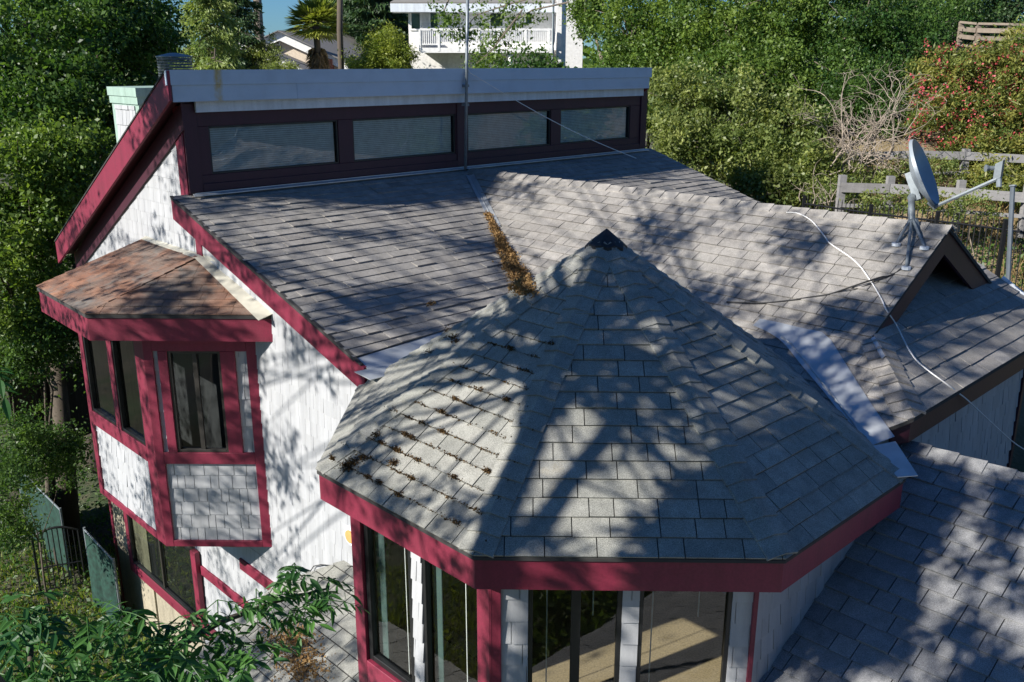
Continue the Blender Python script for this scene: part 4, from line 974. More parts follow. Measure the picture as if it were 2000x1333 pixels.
# dry grass on the slope
gp = []
for _ in range(5200):
    x, y = random.uniform(4.5, 17), random.uniform(17.5, 27.5)
    if math.sin(x*1.7+y*.8)+math.sin(y*2.1-x) < -.5: continue
    gp.append((x+random.gauss(0, .1), y, G(x, y)))
gp = np.repeat(np.array(gp), 5, 0)+RNG.normal(size=(len(gp)*5, 3))*np.array([.12, .12, .0]); 
tag(finish_leaf('dry_grass', leafmesh(gp, .34, 0, .05, None, 0, .4, np.tile(np.array([[0, 0, 1.]]), (len(gp), 1))), M['drygrass']), 'dry golden grass on the slope', 'grass', kind='stuff')
# ivy and low weeds under the left trees and on the slope
gp = []
for _ in range(2600):
    x, y = random.uniform(-20, -5), random.uniform(11, 34); gp.append((x, y, G(x, y)+random.uniform(0, .3)))
for _ in range(900):
    x, y = random.uniform(5, 16), random.uniform(18, 24); gp.append((x, y, G(x, y)+random.uniform(0, .25)))
gp = np.repeat(np.array(gp), 22, 0); gp += RNG.normal(size=gp.shape)*np.array([.3, .3, .12])
tag(finish_leaf('ground_cover', leafmesh(gp, .1, .3, .6), M['lf_dark']), 'low green weeds and ivy on the ground', 'weeds', kind='stuff')
gp = []
for _ in range(9000):
    x, y = random.uniform(-14, -4), random.uniform(8, 22); gp.append((x, y, G(x, y)))
gp = np.repeat(np.array(gp), 4, 0); gp += RNG.normal(size=gp.shape)*np.array([.1, .1, 0])
tag(finish_leaf('lawn_grass', leafmesh(gp, .16, 0, .12, None, 0, .4, np.tile(np.array([[0, 0, 1.]]), (len(gp), 1))), M['lf_yel']), 'rough grass on the left', 'grass', kind='stuff')

# ---- left yard: plank fence, mesh screens, iron gate
pf = empty('plank_fence', at(30, 890, 24), 'dark weathered plank fence under the trees on the left', 'fence')
a, b = at(12, 752, 24), at(175, 700, 26.5); d = b-a; n_ = 16
for i in range(n_):
    p = a+d*i/n_; q = a+d*(i+.97)/n_; m = MB(); m.prism([p, q, q-ZZ*2.2, p-ZZ*2.2], nrm(np.cross(d, ZZ))*.03, random.random()); m.build('plank', M['wooddk'], pf)
m = MB(); m.board(a-ZZ*.02, b-ZZ*.02, ZZ*.1, nrm(np.cross(d, ZZ))*.14); m.build('cap_rail', M['wood'], pf)
def onz(x, y, z): return bp(x, y, ZZ, z)
def mesh_screen(tl, tr, h, label):
    a, b = tl, tr; t = empty('mesh_screen', a-ZZ*h, label, 'fence panel', 'green mesh fence panels'); m = MB(); n = nrm(np.cross(b-a, ZZ))
    k = 10
    for i in range(k):                                   # slack cloth between the posts
        p, q = a+(b-a)*i/k, a+(b-a)*(i+1)/k; w0, w1 = .05*math.sin(i*1.3), .05*math.sin((i+1)*1.3); m.prism([p+n*w0, q+n*w1, q+n*w1*1.8-ZZ*h, p+n*w0*1.8-ZZ*h], n*.012, random.random())
    m.build('mesh_cloth', M['mesh'], t)
    for p in (a, b): m = MB(); m.tube([p-ZZ*(h+.1), p+ZZ*.06], .03, 6); m.build('post', M['lead'], t)
    m = MB(); m.tube([a, b], .022, 6); m.build('rail', M['lead'], t)
mesh_screen(onz(33, 912, -10.5), onz(118, 997, -10.5), 1.9, 'green mesh fence panel behind the iron gate')
mesh_screen(onz(165, 1035, -10.6), onz(222, 1096, -10.6), 1.9, 'green mesh fence panel between the iron gate and the house wall')
gt_ = empty('iron_gate', onz(75, 1195, -12.4), 'black iron garden gate with an arched top and upright bars', 'gate')
p0, p1 = onz(62, 1050, -10.9), onz(152, 1035, -10.9); e = p1-p0; gh = 1.55
m = MB(); m.tube([p0-ZZ*gh]+[p0+e*t+ZZ*(.16*math.sin(math.pi*t)) for t in np.linspace(0, 1, 9)]+[p1-ZZ*gh], .03, 6); m.build('gate_frame', M['iron'], gt_)
for h in (.85, 1.45): m = MB(); m.tube([p0-ZZ*h, p1-ZZ*h], .018, 6); m.build('rail', M['iron'], gt_)
for i in range(1, 9): q = p0+e*i/9; m = MB(); m.tube([q-ZZ*1.45, q+ZZ*.16*math.sin(math.pi*i/9)], .014, 5); m.build('bar', M['iron'], gt_)

# ---- houses beyond
wh = empty('balcony_house', np.array([1.5, 46, G(1.5, 46)]), 'white two-storey house with a railed balcony behind the clerestory', 'house')
YW = 46.0; ww = Wall(np.array([0, YW, H]), XX, -YY); wx = lambda x, y=60: ww.px(x, y)
def P2(x, y): return ww.px(x, y)
m = MB(); (xl, _), (xr, _) = wx(798), wx(1135); zt = P2(900, 20)[1]; zbm = -8
ww.panel(m, xl, xr, zbm, zt, 0, 7.0); m.build('wall', M['whouse'], wh)
m = MB(); xm = wx(938)[0]; xq = wx(1066)[0]; ww.panel(m, wx(1085)[0], wx(1135)[0], zbm, zt+2.2, 1.5, 1.49); m.build('wall', M['whouse'], wh)
m = MB()
f0 = wx(770)[0]; f1 = wx(1092)[0]; zf0 = P2(800, 26)[1]; zf1 = P2(800, 10)[1]
ww.panel(m, f0, f1, zf0, zf1, 1.1, .12); m.prism([ww.pt(f0, zf0+.05, .97), ww.pt(f1, zf0+.05, .97), ww.pt(f1, zf0+.05, 0), ww.pt(f0, zf0+.05, 0)], (0, 0, -.05)); 
m.build('fascia', M['trimw'], wh)
m = MB(); m.prism([ww.pt(f0, zf1, 1.1), ww.pt(f1, zf1, 1.1), ww.pt(f1-1.5, zf1+2.0, -4), ww.pt(f0+2.5, zf1+2.0, -4)], (0, 0, .06)); m.prism([ww.pt(f0, zf1, 1.1), ww.pt(f0+2.5, zf1+2.0, -4), ww.pt(f0, zf1, -8)], (0, 0, .06)); m.build('roof', M['rgrey'], wh)
for (x0, y0, x1, y1) in ((801, 20, 823, 60), (838, 20, 858, 58), (955, 22, 985, 55), (1024, 18, 1042, 50)):
    (a0, z0), (a1, z1) = P2(x0, y1), P2(x1, y0); o = window(ww, a0, a1, z0, z1, wh, M['wtrim'], fw=.08, out=.06, depth=.05, glass='glassdk'); b_ = MB(); ww.panel(b_, a0+.08, a1-.08, z0+.08, z1-.08, .015, .01); b_.build('curtain', M['pane_t'], o)
wb = Wall(np.array([0, YW-1.7, H]), XX, -YY); B2 = lambda x, y: wb.px(x, y)
(b0, zt1), (b1, zb1) = B2(820, 58), B2(1082, 104); zr_ = B2(900, 92)[1]
m = MB(); m.prism([wb.pt(b0, zr_-.05, 0), wb.pt(b1, zr_-.05, 0), wb.pt(b1, zr_-.05, -1.7), wb.pt(b0, zr_-.05, -1.7)], (0, 0, -.2)); wb.panel(m, b0, b1, zb1, zr_-.04, .045, .04); m.build('balcony_floor', M['wtrim'], wh)
rl = MB(); wb.panel(rl, b0, b1, zt1-.05, zt1+.05, .04, .10); wb.panel(rl, b0, b1, zr_+.08, zr_+.14, .03, .05); ro = rl.build('railing', M['wtrim'], wh)
k = 64
bal = MB()
for i in range(k+1):
    x = b0+(b1-b0)*i/k; q = MB(); wb.panel(q, x-.022, x+.022, zr_+.13, zt1-.05, .02, .03); q.build('baluster', M['wtrim'], ro)
for x in (820, 857, 895, 935, 974, 1027, 1072): q = MB(); a = B2(x, 80)[0]; wb.panel(q, a-.05, a+.05, zb1+.06, zt1, .055, .09); q.build('post', M['wtrim'], ro)
m = MB(); wb.panel(m, b0+.02, b0+.06, zb1, zt1, 0, 1.68); m.build('side_rail', M['wtrim'], wh)
m = MB(); a = B2(997, 110)[0]; m.tube([wb.pt(a, -8, -.2), wb.pt(a, zb1, -.2)], .12, 6); m.build('post', M['wtrim'], wh)
m = MB(); ww.panel(m, P2(875, 120)[0], P2(1060, 120)[0], zbm, P2(900, 106)[1], .03, .02); m.build('garage_door', M['wtrim'], wh)
m = MB(); a = B2(1080, 60)[0]; m.tube([wb.pt(a, -8, .1), wb.pt(a, zt+1.5, .1)], .06, 6); m.build('downpipe', M['lead'], wh)

ch_ = empty('gabled_house', np.array([-14, 62, G(-14, 62)]), 'cream gabled house with white rakes and a brick chimney beyond the cedar', 'house')
YC = 62.0; wcN = Wall(np.array([0, YC, H]), XX, -YY); C2 = lambda x, y: wcN.px(x, y)
pk, l_, r_2 = C2(548, 62), C2(513, 78), C2(692, 128)
m = MB(); wcN.quad(m, [(l_[0]+.2, -8), (C2(690, 140)[0], -8), (C2(690, 140)[0], r_2[1]-.2), (pk[0], pk[1]-.2), (l_[0]+.2, l_[1]-.2)], 0, .2); m.build('wall', M['cream'], ch_)
def rake(m, a, b, th=.55, w=.45): m.prism([wcN.pt(*a, w), wcN.pt(*b, w), wcN.pt(b[0], b[1]-th, w), wcN.pt(a[0], a[1]-th, w)], YY*.12)
m = MB(); rake(m, l_, pk); m.build('rake_board', M['wtrim'], ch_); m = MB(); rake(m, pk, r_2); m.build('rake_board', M['wtrim'], ch_)
m = MB(); m.prism([wcN.pt(*l_, .7), wcN.pt(*pk, .7), wcN.pt(pk[0]+1, pk[1], -9), wcN.pt(l_[0]+1, l_[1], -9)], (0, 0, .06)); m.prism([wcN.pt(*pk, .7), wcN.pt(*r_2, .7), wcN.pt(r_2[0]+3, r_2[1], -9), wcN.pt(pk[0]+3, pk[1], -9)], (0, 0, .06)); m.build('roof', M['rgrey'], ch_)
for (x0, y0, x1, y1) in ((538, 77, 547, 89), (561, 76, 569, 88)):
    (a0, z0), (a1, z1) = C2(x0, y1), C2(x1, y0); window(wcN, a0, a1, z0, z1, ch_, M['wtrim'], fw=.08, out=.05, depth=.04, glass='glassdk')
m = MB(); (a0, z0), (a1, z1) = C2(634, 140), C2(652, 116); wcN.panel(m, a0, a1, -7, z1, .6, .58); m.build('chimney', M['brick'], ch_)
lw_ = MB(); q0, q1, q2 = C2(520, 106), C2(600, 145), C2(470, 145)
lw_.prism([wcN.pt(*C2(522, 104), 3), wcN.pt(*C2(600, 128), 3), wcN.pt(*C2(570, 150), 6), wcN.pt(*C2(500, 130), 6)], (0, 0, .06)); lw_.build('porch_roof', M['rgrey'], ch_)
sh = empty('small_house', np.array([-18, 58, G(-18, 58)]), 'small house with a white gable rake behind the cedar branches', 'house')
wsn = Wall(np.array([0, 58, H]), XX, -YY); S2_ = lambda x, y: wsn.px(x, y)
a, b, c = S2_(436, 102), S2_(468, 83), S2_(600, 138)
m = MB(); wsn.quad(m, [(a[0]+.2, -8), (c[0], -8), (c[0], c[1]-.2), (b[0], b[1]-.2), (a[0]+.2, a[1]-.2)], 0, .2); m.build('wall', M['whouse'], sh)
for p, q in ((a, b), (b, c)): m = MB(); m.prism([wsn.pt(*p, .6), wsn.pt(*q, .6), wsn.pt(q[0], q[1]-.3, .6), wsn.pt(p[0], p[1]-.3, .6)], YY*.12); m.build('rake_board', M['wtrim'], sh)
m = MB(); m.prism([wsn.pt(*a, .6), wsn.pt(*b, .6), wsn.pt(*b, -7), wsn.pt(*a, -7)], (0, 0, .06)); m.prism([wsn.pt(*b, .6), wsn.pt(*c, .6), wsn.pt(*c, -7), wsn.pt(*b, -7)], (0, 0, .06)); m.build('roof', M['rgrey'], sh)

# ---- palm, poles, conifers and the trees beyond
pm = empty('palm_tree', np.array([*at(622, 135, 50)[:2], G(*at(622, 135, 50)[:2])]), 'fan palm with a skirt of dead fronds beside the cream house', 'palm')
tp = at(617, 52, 50); bs_ = np.array([tp[0]+.1, tp[1], pm.location[2]])
m = MB(); m.tube([bs_, (bs_+tp)/2, tp], [.26, .2, .17], 9); m.build('trunk', M['bark'], pm, smooth=True)
def fan(c, d, R, nl, dry):
    d = nrm(d); up = nrm(np.cross(np.cross(d, ZZ), d)+1e-6); sd = np.cross(d, up); out = []
    hubp = c+d*R*.55-ZZ*(.0 if not dry else .1)
    for i in range(nl):
        w = (i/(nl-1)-.5)*2.6; q = nrm(d*math.cos(w)+sd*math.sin(w)); out.append((hubp, q))
    return out
def fans(n, dry, nm, mt, R):
    V_, T_ = [], []
    for _ in range(n):
        az = random.uniform(0, 2*math.pi); el = math.asin(random.uniform(-.45, .98)) if not dry else random.uniform(-1.5, -1.0)
        d = np.array([math.cos(az)*math.cos(el), math.sin(az)*math.cos(el), math.sin(el)]); c = tp-(ZZ*random.uniform(.5, 1.5) if dry else 0)
        tt = random.random()
        for hp, q in fan(c, d, R, 16, dry):
            w = nrm(np.cross(q, ZZ)+RNG.normal(size=3)*.3)*R*.06; e = hp+q*R*.8-ZZ*R*.18*random.random()
            V_ += [hp, hp+q*R*.4-w, e, hp+q*R*.4+w]; T_.append(tt)
    finish_leaf(nm, (np.array(V_), np.array(T_)), M[mt], pm)
fans(54, False, 'frond', 'palm', 1.35); fans(34, True, 'dead_frond', 'palmdry', .9)
tb = at(503, 140, 56); t = empty('bare_palm_trunk', np.array([tb[0], tb[1], G(*tb[:2])]), 'smooth pinkish palm trunk rising out of the top of the frame', 'palm'); m = MB(); m.tube([np.array(t.location), at(506, 60, 56), at(499, -60, 56)], [.34, .27, .23], 10); m.build('trunk', M['barkpale'], t, smooth=True)
hd = at(498, -90, 56); tp = hd
V_, T_ = [], []
for _ in range(26):
    az = random.uniform(0, 6.28); el = random.uniform(-.3, 1.2); d = np.array([math.cos(az)*math.cos(el), math.sin(az)*math.cos(el), math.sin(el)])
    for hp, q in fan(hd+ZZ*.6, d, 1.2, 14, False):
        w = nrm(np.cross(q, ZZ)+RNG.normal(size=3)*.1)*.05; e = hp+q*.9; V_ += [hp, hp+q*.45-w, e, hp+q*.45+w]; T_.append(random.random())
finish_leaf('frond', (np.array(V_), np.array(T_)), M['palm'], t)
tb = at(663, 140, 42); t = empty('utility_pole', np.array([tb[0], tb[1], G(*tb[:2])]), 'dark rough pole between the palm and the yellow-green bush', 'pole'); m = MB(); m.tube([np.array(t.location), at(663.5, 60, 42), at(664, -60, 42)], [.16, .14, .13], 9); m.build('shaft', M['bark'], t, smooth=True)

def cedar(name, label, base, top, R, nb_, leaf, mt, per=34, droop=.25, mat_bark='bark', lay=11, tuft=.16):
    base = np.array(base, float); top = np.array(top, float); t = empty(name, base, label, 'conifer'); m = MB(); m.tube([base, (base+top)/2, top], [R*.09, R*.06, .02], 8); m.build('trunk', M[mat_bark], t, smooth=True)
    m = MB(); P_ = []; D_ = []; T_ = []
    for i in range(nb_):
        h = (i/nb_)**.85; c = base+(top-base)*(.12+.86*h); L = R*(1-h)**.75*random.uniform(.75, 1.15)+.25; az = i*2.4+random.uniform(-.3, .3)
        d = np.array([math.cos(az), math.sin(az), .12]); pts = [c+d*L*s-ZZ*droop*L*s*s for s in np.linspace(0, 1, 7)]; m.tube(pts, list(np.linspace(.05, .01, 7)), 4, cap=False)
        tt = random.gauss(.5, .2)
        for s in np.linspace(.15, 1, lay):
            p = c+d*L*s-ZZ*droop*L*s*s; wd = L*.22*(1.15-s)+.1
            q = p+RNG.normal(size=(per, 3))*np.array([wd, wd, .05])-np.abs(RNG.normal(size=(per, 1)))*np.array([[0, 0, tuft]])
            P_.append(q); D_.append(np.tile(nrm(d-ZZ*.9), (per, 1))); T_.append(np.full(per, tt+.25*(s-.5)))
    m.build('branch', M[mat_bark], t)
    P_ = np.concatenate(P_); finish_leaf('crown', leafmesh(P_, leaf, 0, .3, np.concatenate(T_), 0, .4, np.concatenate(D_)), M[mt], t)
cb = at(395, 160, 37); cedar('cedar_tree', 'pale green cedar with drooping layered boughs behind the clerestory roof', [cb[0], cb[1], G(cb[0], cb[1])], at(395, -160, 37), 2.5, 90, .17, 'lf_cedar', 40, .35)
cb = at(345, 150, 33); cedar('cedar_tree', 'low sunlit cedar bough mass just above the left end of the clerestory', [cb[0], cb[1], G(cb[0], cb[1])], at(420, 95, 34), 3.2, 70, .16, 'lf_cedar', 40, .3)
cb = at(445, 160, 47); cedar('cedar_tree', 'narrow darker cedar standing behind the pale green cedar', [cb[0], cb[1], G(cb[0], cb[1])], at(462, -120, 47), 2.0, 70, .2, 'lf_fir', 34, .3)
cb = at(730, 160, 66); cedar('fir_tree', 'dark fir behind the yellow-green bush, left of the balcony house', [cb[0], cb[1], G(cb[0], cb[1])], at(728, -200, 66), 3.6, 110, .34, 'lf_fir', 40, .15)
cb = at(665, 160, 74); cedar('fir_tree', 'dark fir behind the utility pole', [cb[0], cb[1], G(cb[0], cb[1])], at(672, -120, 74), 3.4, 90, .36, 'lf_fir', 36, .15)
tree('yellow_bush', 'yellow-green feathery bush beside the balcony house', 'bush', gb(740, 140, 42), [blob(720, 115, 42, .9, .9, .8, 80), blob(755, 95, 42, .7, .8, .9, 80), blob(785, 110, 42, .6, .7, .7, 60), blob(745, 130, 41.5, 1.2, .8, .5, 70)], 60, .14, 'lf_yel', .3, .06, aspect=.3)
tree('pale_shrub', 'loose pale green shrub in front of the small house', 'shrub', gb(500, 150, 48), [blob(490, 120, 48, .9, .9, .7, 60), blob(520, 105, 48, .8, .8, .7, 55), blob(545, 135, 47, 1.0, .8, .25, 40), blob(460, 125, 48, .8, .8, .5, 45)], 55, .14, 'lf_laurel', .3, .05, aspect=.35)
for k, (x, y, d, w, hh, lb) in enumerate(((570, 112, 105, 4, 2.2, 'distant hazy green tree line seen left of the fan palm'), (480, 118, 95, 3, 2.2, 'distant grey-green tree seen behind the bare palm trunk'), (655, 45, 85, 2.4, 3.0, 'tall dark pine showing behind the fan palm'), (775, 60, 90, 4, 3.4, 'distant tree behind the left corner of the balcony house'))):
    tree('distant_tree', lb, 'tree', gb(x, 160, d), [blob(x, y, d, w, 2.5, hh, 130), blob(x+20, y+35, d, w*1.2, 2.5, hh, 110)], 40, .42, 'lf_fir' if k % 2 == 0 else 'lf_oak', .8, .25, group='trees far beyond the houses')
# far woods closing the view
wp_ = []
for _ in range(2600):
    a_ = random.uniform(-75, 75); r_ = random.uniform(120, 190); x = r_*math.sin(math.radians(a_)); y = r_*math.cos(math.radians(a_)); wp_.append((x, y, G(x, y)+random.uniform(0, 5.0)))
wp_ = np.repeat(np.array(wp_), 26, 0); wp_ += RNG.normal(size=wp_.shape)*np.array([2.0, 2.0, 1.3]); tag(finish_leaf('far_woods', leafmesh(wp_, 1.3, .2, .7), M['lf_oak']), 'far green woods', 'woods', kind='stuff')
# green mass that fills the slopes between the houses
for (x, y, d, n_, lb) in ((150, 150, 44, 160, 'big dark tree beyond the broadleaf trees on the left'), (1030, 150, 40, 60, 'low green bush below the white balcony'), (1250, 210, 40, 150, 'dark bush under the oak beside the balcony house')):
    tree('bush' if d < 41 else 'shade_tree', lb, 'bush' if d < 41 else 'tree', gb(x, y+60, d), [blob(x, y, d, 3.0 if d > 41 else 1.6, 2, 3.0 if d > 41 else 1.0, n_), blob(x-80, y-60, d, 3.0, 2, 2.5, n_) if d > 41 else blob(x+60, y+10, d, 1.2, 1.4, .9, n_//2)], 50, .2, 'lf_dark', .5, .12)
# oak twigs hanging in front of the balcony
hx = empty('oak_branch', at(1100, 20, 33), 'leafy oak branch hanging in front of the white balcony', 'tree branch')
m = MB(); P_ = []
for pts in ([(1110, 5), (1040, 20), (1000, 45), (975, 75), (950, 105)], [(1060, -10), (990, 10), (930, 30), (905, 60)], [(1020, 20), (960, 100), (930, 125)], [(880, -10), (868, 20), (872, 45)]):
    q = [at(x, y, 32.5+.3*i) for i, (x, y) in enumerate(pts)]; m.tube(q, list(np.linspace(.035, .01, len(q))), 5)
    for i in range(1, len(q)): P_ += [q[i]+RNG.normal(size=3)*.28 for _ in range(9)]
m.build('limb', M['barkpale'], hx); P_ = np.repeat(np.array(P_), 26, 0); P_ += RNG.normal(size=P_.shape)*.15; finish_leaf('foliage', leafmesh(P_, .12, .2, .55), M['lf_oak'], hx)

tree('shaded_shrub', 'dark shrub against the plank fence beside the bay', 'shrub', gb(60, 960, 21), [blob(30, 860, 21, .9, .9, .8, 70), blob(85, 900, 21.5, .7, .8, .6, 50), blob(10, 960, 20, .7, .8, .8, 55), blob(130, 880, 22.5, .6, .6, .8, 45), blob(20, 1030, 19.5, .5, .6, .5, 35)], 50, .09, 'lf_dark', .3, .025)
tree('shaded_shrub', 'dark leafy shrub filling the gap under the bay roof overhang on the left', 'shrub', gb(70, 800, 22.5), [blob(60, 660, 22.5, 1.1, .9, .9, 80), blob(120, 640, 23.5, .8, .8, .9, 60), blob(20, 720, 22, .8, .8, .6, 50)], 50, .10, 'lf_dark', .35, .08)
# unseen trees added behind the viewpoint to dim sky light and show in panes
for k, (x, y, lb) in enumerate(((9, -13, 'unseen oak added at the right rear to dim the sky light'), (-4, -17, 'unseen oak added at the rear to dim the sky light'))):
    z = G(x, y); c = np.array([x, y, z]); tree('sky_screen_oak', lb, 'tree', c, [(c+np.array(o_), (4.2, 4.2, 3.6), 210) for o_ in ((0, 0, 9), (3, 2, 13), (-3, -1, 13.5), (0, 0, 17), (2, -3, 7))], 26, .5, 'lf_dark', .9, .4)

for k, (x, y, r_, lb) in enumerate(((.4, 2.2, 2.0, 'unseen tree added below the viewpoint to be reflected in the tower windows'), (4.0, 1.2, 2.2, 'unseen tree added below the viewpoint by the porch roof for window reflections'))):  # unseen trees, added for the window panes to reflect
    c = np.array([x, y, min(G(x, y), .5)]); tree('reflection_tree', lb, 'tree', c, [(np.array([x, y, 4.2]), (r_, r_, 1.3), 150), (np.array([x+1, y-1, 2.6]), (r_, r_, 1.3), 110)], 34, .2, 'lf_oak', .45, .14)

for k, (x, y, r_, lb) in enumerate(((19.5, 23, 2.2, 'oak beyond the right edge of the picture behind the iron fence'), (25, 31, 3.2, 'large oak on the slope beyond the right edge of the picture'), (15.5, 17.5, 1.5, 'bush beside the pent roof beyond the right edge of the picture'))):
    c = np.array([x, y, G(x, y)]); tree('oak_tree', lb, 'tree', c, [(c+np.array([0, 0, r_*1.2]), (r_, r_, r_), 170), (c+np.array([r_*.6, -.4, r_*.7]), (r_*.8, r_*.8, r_*.6), 110)], 40, .14, 'lf_oak', .45, .16)

# ---- young ash tree in the near left foreground
ash = empty('ash_tree', np.array([-4.6, 3.6, G(-4.6, 3.6)]), 'young ash tree with long pointed leaves at the bottom left corner', 'tree')
spr = [(560, 1108, 5.6), (575, 1100, 5.7), (622, 1128, 5.7), (655, 1165, 5.7), (640, 1150, 5.6), (600, 1180, 5.5), (565, 1195, 5.4), (530, 1170, 5.4), (500, 1150, 5.4), (455, 1190, 5.2), (425, 1172, 5.2), (390, 1228, 5.1), (350, 1205, 5.0), (440, 1258, 5.0), (495, 1262, 5.0), (415, 1290, 4.9), (300, 1235, 4.9), (240, 1195, 4.8), (60, 1165, 4.8), (30, 1185, 4.7), (105, 1205, 4.8), (160, 1240, 4.7), (205, 1285, 4.6), (65, 1260, 4.6), (125, 1310, 4.5), (265, 1312, 4.5), (330, 1296, 4.6), (375, 1318, 4.6), (25, 1312, 4.5), (90, 1235, 4.7), (470, 1320, 4.7), (10, 1240, 4.6), (185, 1330, 4.4), (320, 1260, 4.8)]
m = MB(); hub = at(120, 1480, 4.6); ql = []
m.tube([np.array(ash.location)-ZZ*.3, np.array([-4.2, 3.9, H-6.5]), hub], [.11, .08, .05], 8)
m.tube([hub, at(300, 1290, 4.9), at(430, 1215, 5.2), at(540, 1175, 5.5), at(640, 1150, 5.7)], [.03, .024, .018, .012, .006], 6)
m.tube([hub, at(60, 1330, 4.6), at(60, 1200, 4.8)], [.03, .02, .008], 6); m.tube([hub, at(-160, 1150, 3.6), at(-120, 850, 2.6), at(-30, 700, 2.5)], [.03, .025, .015, .004], 6)
m.build('trunk', M['bark'], ash, smooth=True)
LV = MB(); ST = LV
def leaflet(p, d, n, L, t):
    d = nrm(d); n = nrm(n-d*np.dot(n, d)); w = np.cross(d, n); W_ = L*.15; q = []
    prof = ((0, .02), (.18, .7), (.42, 1.0), (.7, .72), (.9, .25), (1.0, .0)); vs = []
    for s, k in prof:
        c = p+d*L*s-n*L*.16*s*s; vs += [c-w*W_*k+n*W_*k*.3, c, c+w*W_*k+n*W_*k*.3]
    fs = []
    for i in range(len(prof)-1): a = i*3; fs += [(a, a+3, a+4, a+1), (a+1, a+4, a+5, a+2)]
    LV.mesh(vs, fs, t)
def sprig(c, scale=1.0):
    t = min(1, max(0, random.gauss(.45, .28)))
    for _ in range(random.randint(2, 4)):
        az = random.uniform(0, 6.28); d = np.array([math.cos(az), math.sin(az), random.uniform(-.5, .35)]); R = random.uniform(.14, .22)*scale
        pts = [c+d*R*s-ZZ*R*.25*s*s for s in np.linspace(0, 1, 5)]; ST.tube(pts, list(np.linspace(.0035, .0015, 5)), 4, cap=False)
        sd = nrm(np.cross(d, ZZ))
        for k in range(1, 4):
            p = pts[k]+(pts[min(4, k+1)]-pts[k])*.3
            for s in (-1, 1): leaflet(p, d*.55+sd*s+RNG.normal(size=3)*.2-ZZ*.35, ZZ+RNG.normal(size=3)*.35, random.uniform(.06, .115)*scale, t+random.uniform(-.1, .1))
        leaflet(pts[4], d-ZZ*.4+RNG.normal(size=3)*.15, ZZ+RNG.normal(size=3)*.3, random.uniform(.08, .13)*scale, t)
for (x, y, d) in spr:
    sprig(at(x, y, d))
    if random.random() < .55: sprig(at(x+random.uniform(-30, 30), y+random.uniform(5, 40), d-.1), .85)
for _ in range(34):
    x = random.uniform(-20, 480); y = random.uniform(1190+.0*x, 1370)
    if x > 330 and y < 1240: continue
    sprig(at(x, y, random.uniform(4.3, 5.2)))
for (x, y) in ((-8, 712), (-12, 745)): sprig(at(x, y, 2.5), .55)
LV.build('foliage', M['lf_near'], ash)

# ---- the tall trees to the left of the camera that shade the roofs
def seg_shadow(px_pts, dist): return [onroof(x, y)+SUN*dist for x, y in px_pts]
st_ = empty('shade_tree', np.array([-10.5, -1.0, G(-10.5, -1.0)]), 'tall broadleaf tree left of the view that throws its shade over the roofs', 'tree')
m = MB(); root = np.array(st_.location); A1 = seg_shadow([(955, 1085), (985, 985), (1035, 860), (1048, 760), (1100, 690), (1165, 625)], 10.0); A2 = seg_shadow([(1070, 1015), (1105, 950), (1175, 860), (1250, 760), (1330, 680), (1365, 640)], 9.0); A3 = seg_shadow([(1040, 850), (1130, 755), (1190, 690), (1240, 620)], 10.0)
m.tube([root-ZZ*.5, root+np.array([1.2, 1.5, 5]), A1[0]-ZZ*1.2, *A1], [.34, .26, .16, .14, .135, .125, .11, .085, .055], 9)
m.tube([root+np.array([1.2, 1.5, 5]), A2[0]-ZZ*1.0, *A2], [.2, .10, .09, .085, .08, .07, .055, .03], 8)
m.tube(A3, [.09, .07, .05, .03], 7)
m.build('trunk', M['bark'], st_, smooth=True)
LIT = [(1190, 1120, 40, 14), (1080, 1130, 40, 12), (1430, 1120, 30, 10), (900, 1090, 30, 15), (700, 965, 50, 12), (650, 945, 20, 10), (1250, 745, 70, 60), (1215, 840, 95, 55), (1180, 930, 110, 45), (1075, 960, 45, 45), (955, 990, 22, 60), (1400, 960, 65, 65), (1330, 880, 60, 40), (1120, 800, 35, 40), (830, 790, 80, 45), (765, 880, 60, 35), (1290, 1010, 60, 25),
  (1050, 440, 100, 65), (1150, 400, 80, 35), (1490, 520, 150, 55), (1250, 420, 80, 25), (1610, 560, 85, 50), (1420, 480, 80, 25), (1120, 520, 50, 30), (1690, 510, 60, 40),
  (800, 430, 140, 55), (650, 470, 150, 60), (520, 440, 80, 35), (850, 520, 80, 40), (1340, 360, 110, 28), (600, 545, 60, 15), (780, 640, 60, 20), (820, 690, 30, 15),
  (620, 900, 55, 100), (575, 750, 35, 60), (640, 1060, 50, 40), (560, 1000, 25, 50), (285, 340, 35, 55), (345, 300, 12, 60), (250, 420, 25, 30), (610, 820, 60, 60), (670, 960, 25, 60),
  (1900, 1020, 45, 45), (1830, 1110, 25, 60), (1900, 1170, 55, 40), (1560, 1285, 30, 30), (1830, 900, 25, 18), (1720, 1320, 40, 30), (1820, 1290, 40, 30), (1950, 1250, 40, 40), (1985, 1090, 20, 50), (1880, 1060, 30, 30),
  (1850, 690, 60, 18), (1760, 790, 25, 60), (1930, 645, 60, 14), (1690, 720, 20, 30), (1600, 690, 45, 25), (1680, 800, 30, 35), (440, 580, 50, 18), (300, 512, 60, 9), (450, 660, 60, 10), (200, 330, 50, 90, ), (540, 560, 60, 40), (650, 680, 40, 40), (405, 940, 90, 24), (430, 1010, 80, 26), (1500, 780, 90, 50), (1560, 900, 60, 35), (1480, 700, 60, 40), (960, 780, 50, 40), (900, 870, 50, 40), (250, 620, 60, 20), (240, 950, 15, 40)]
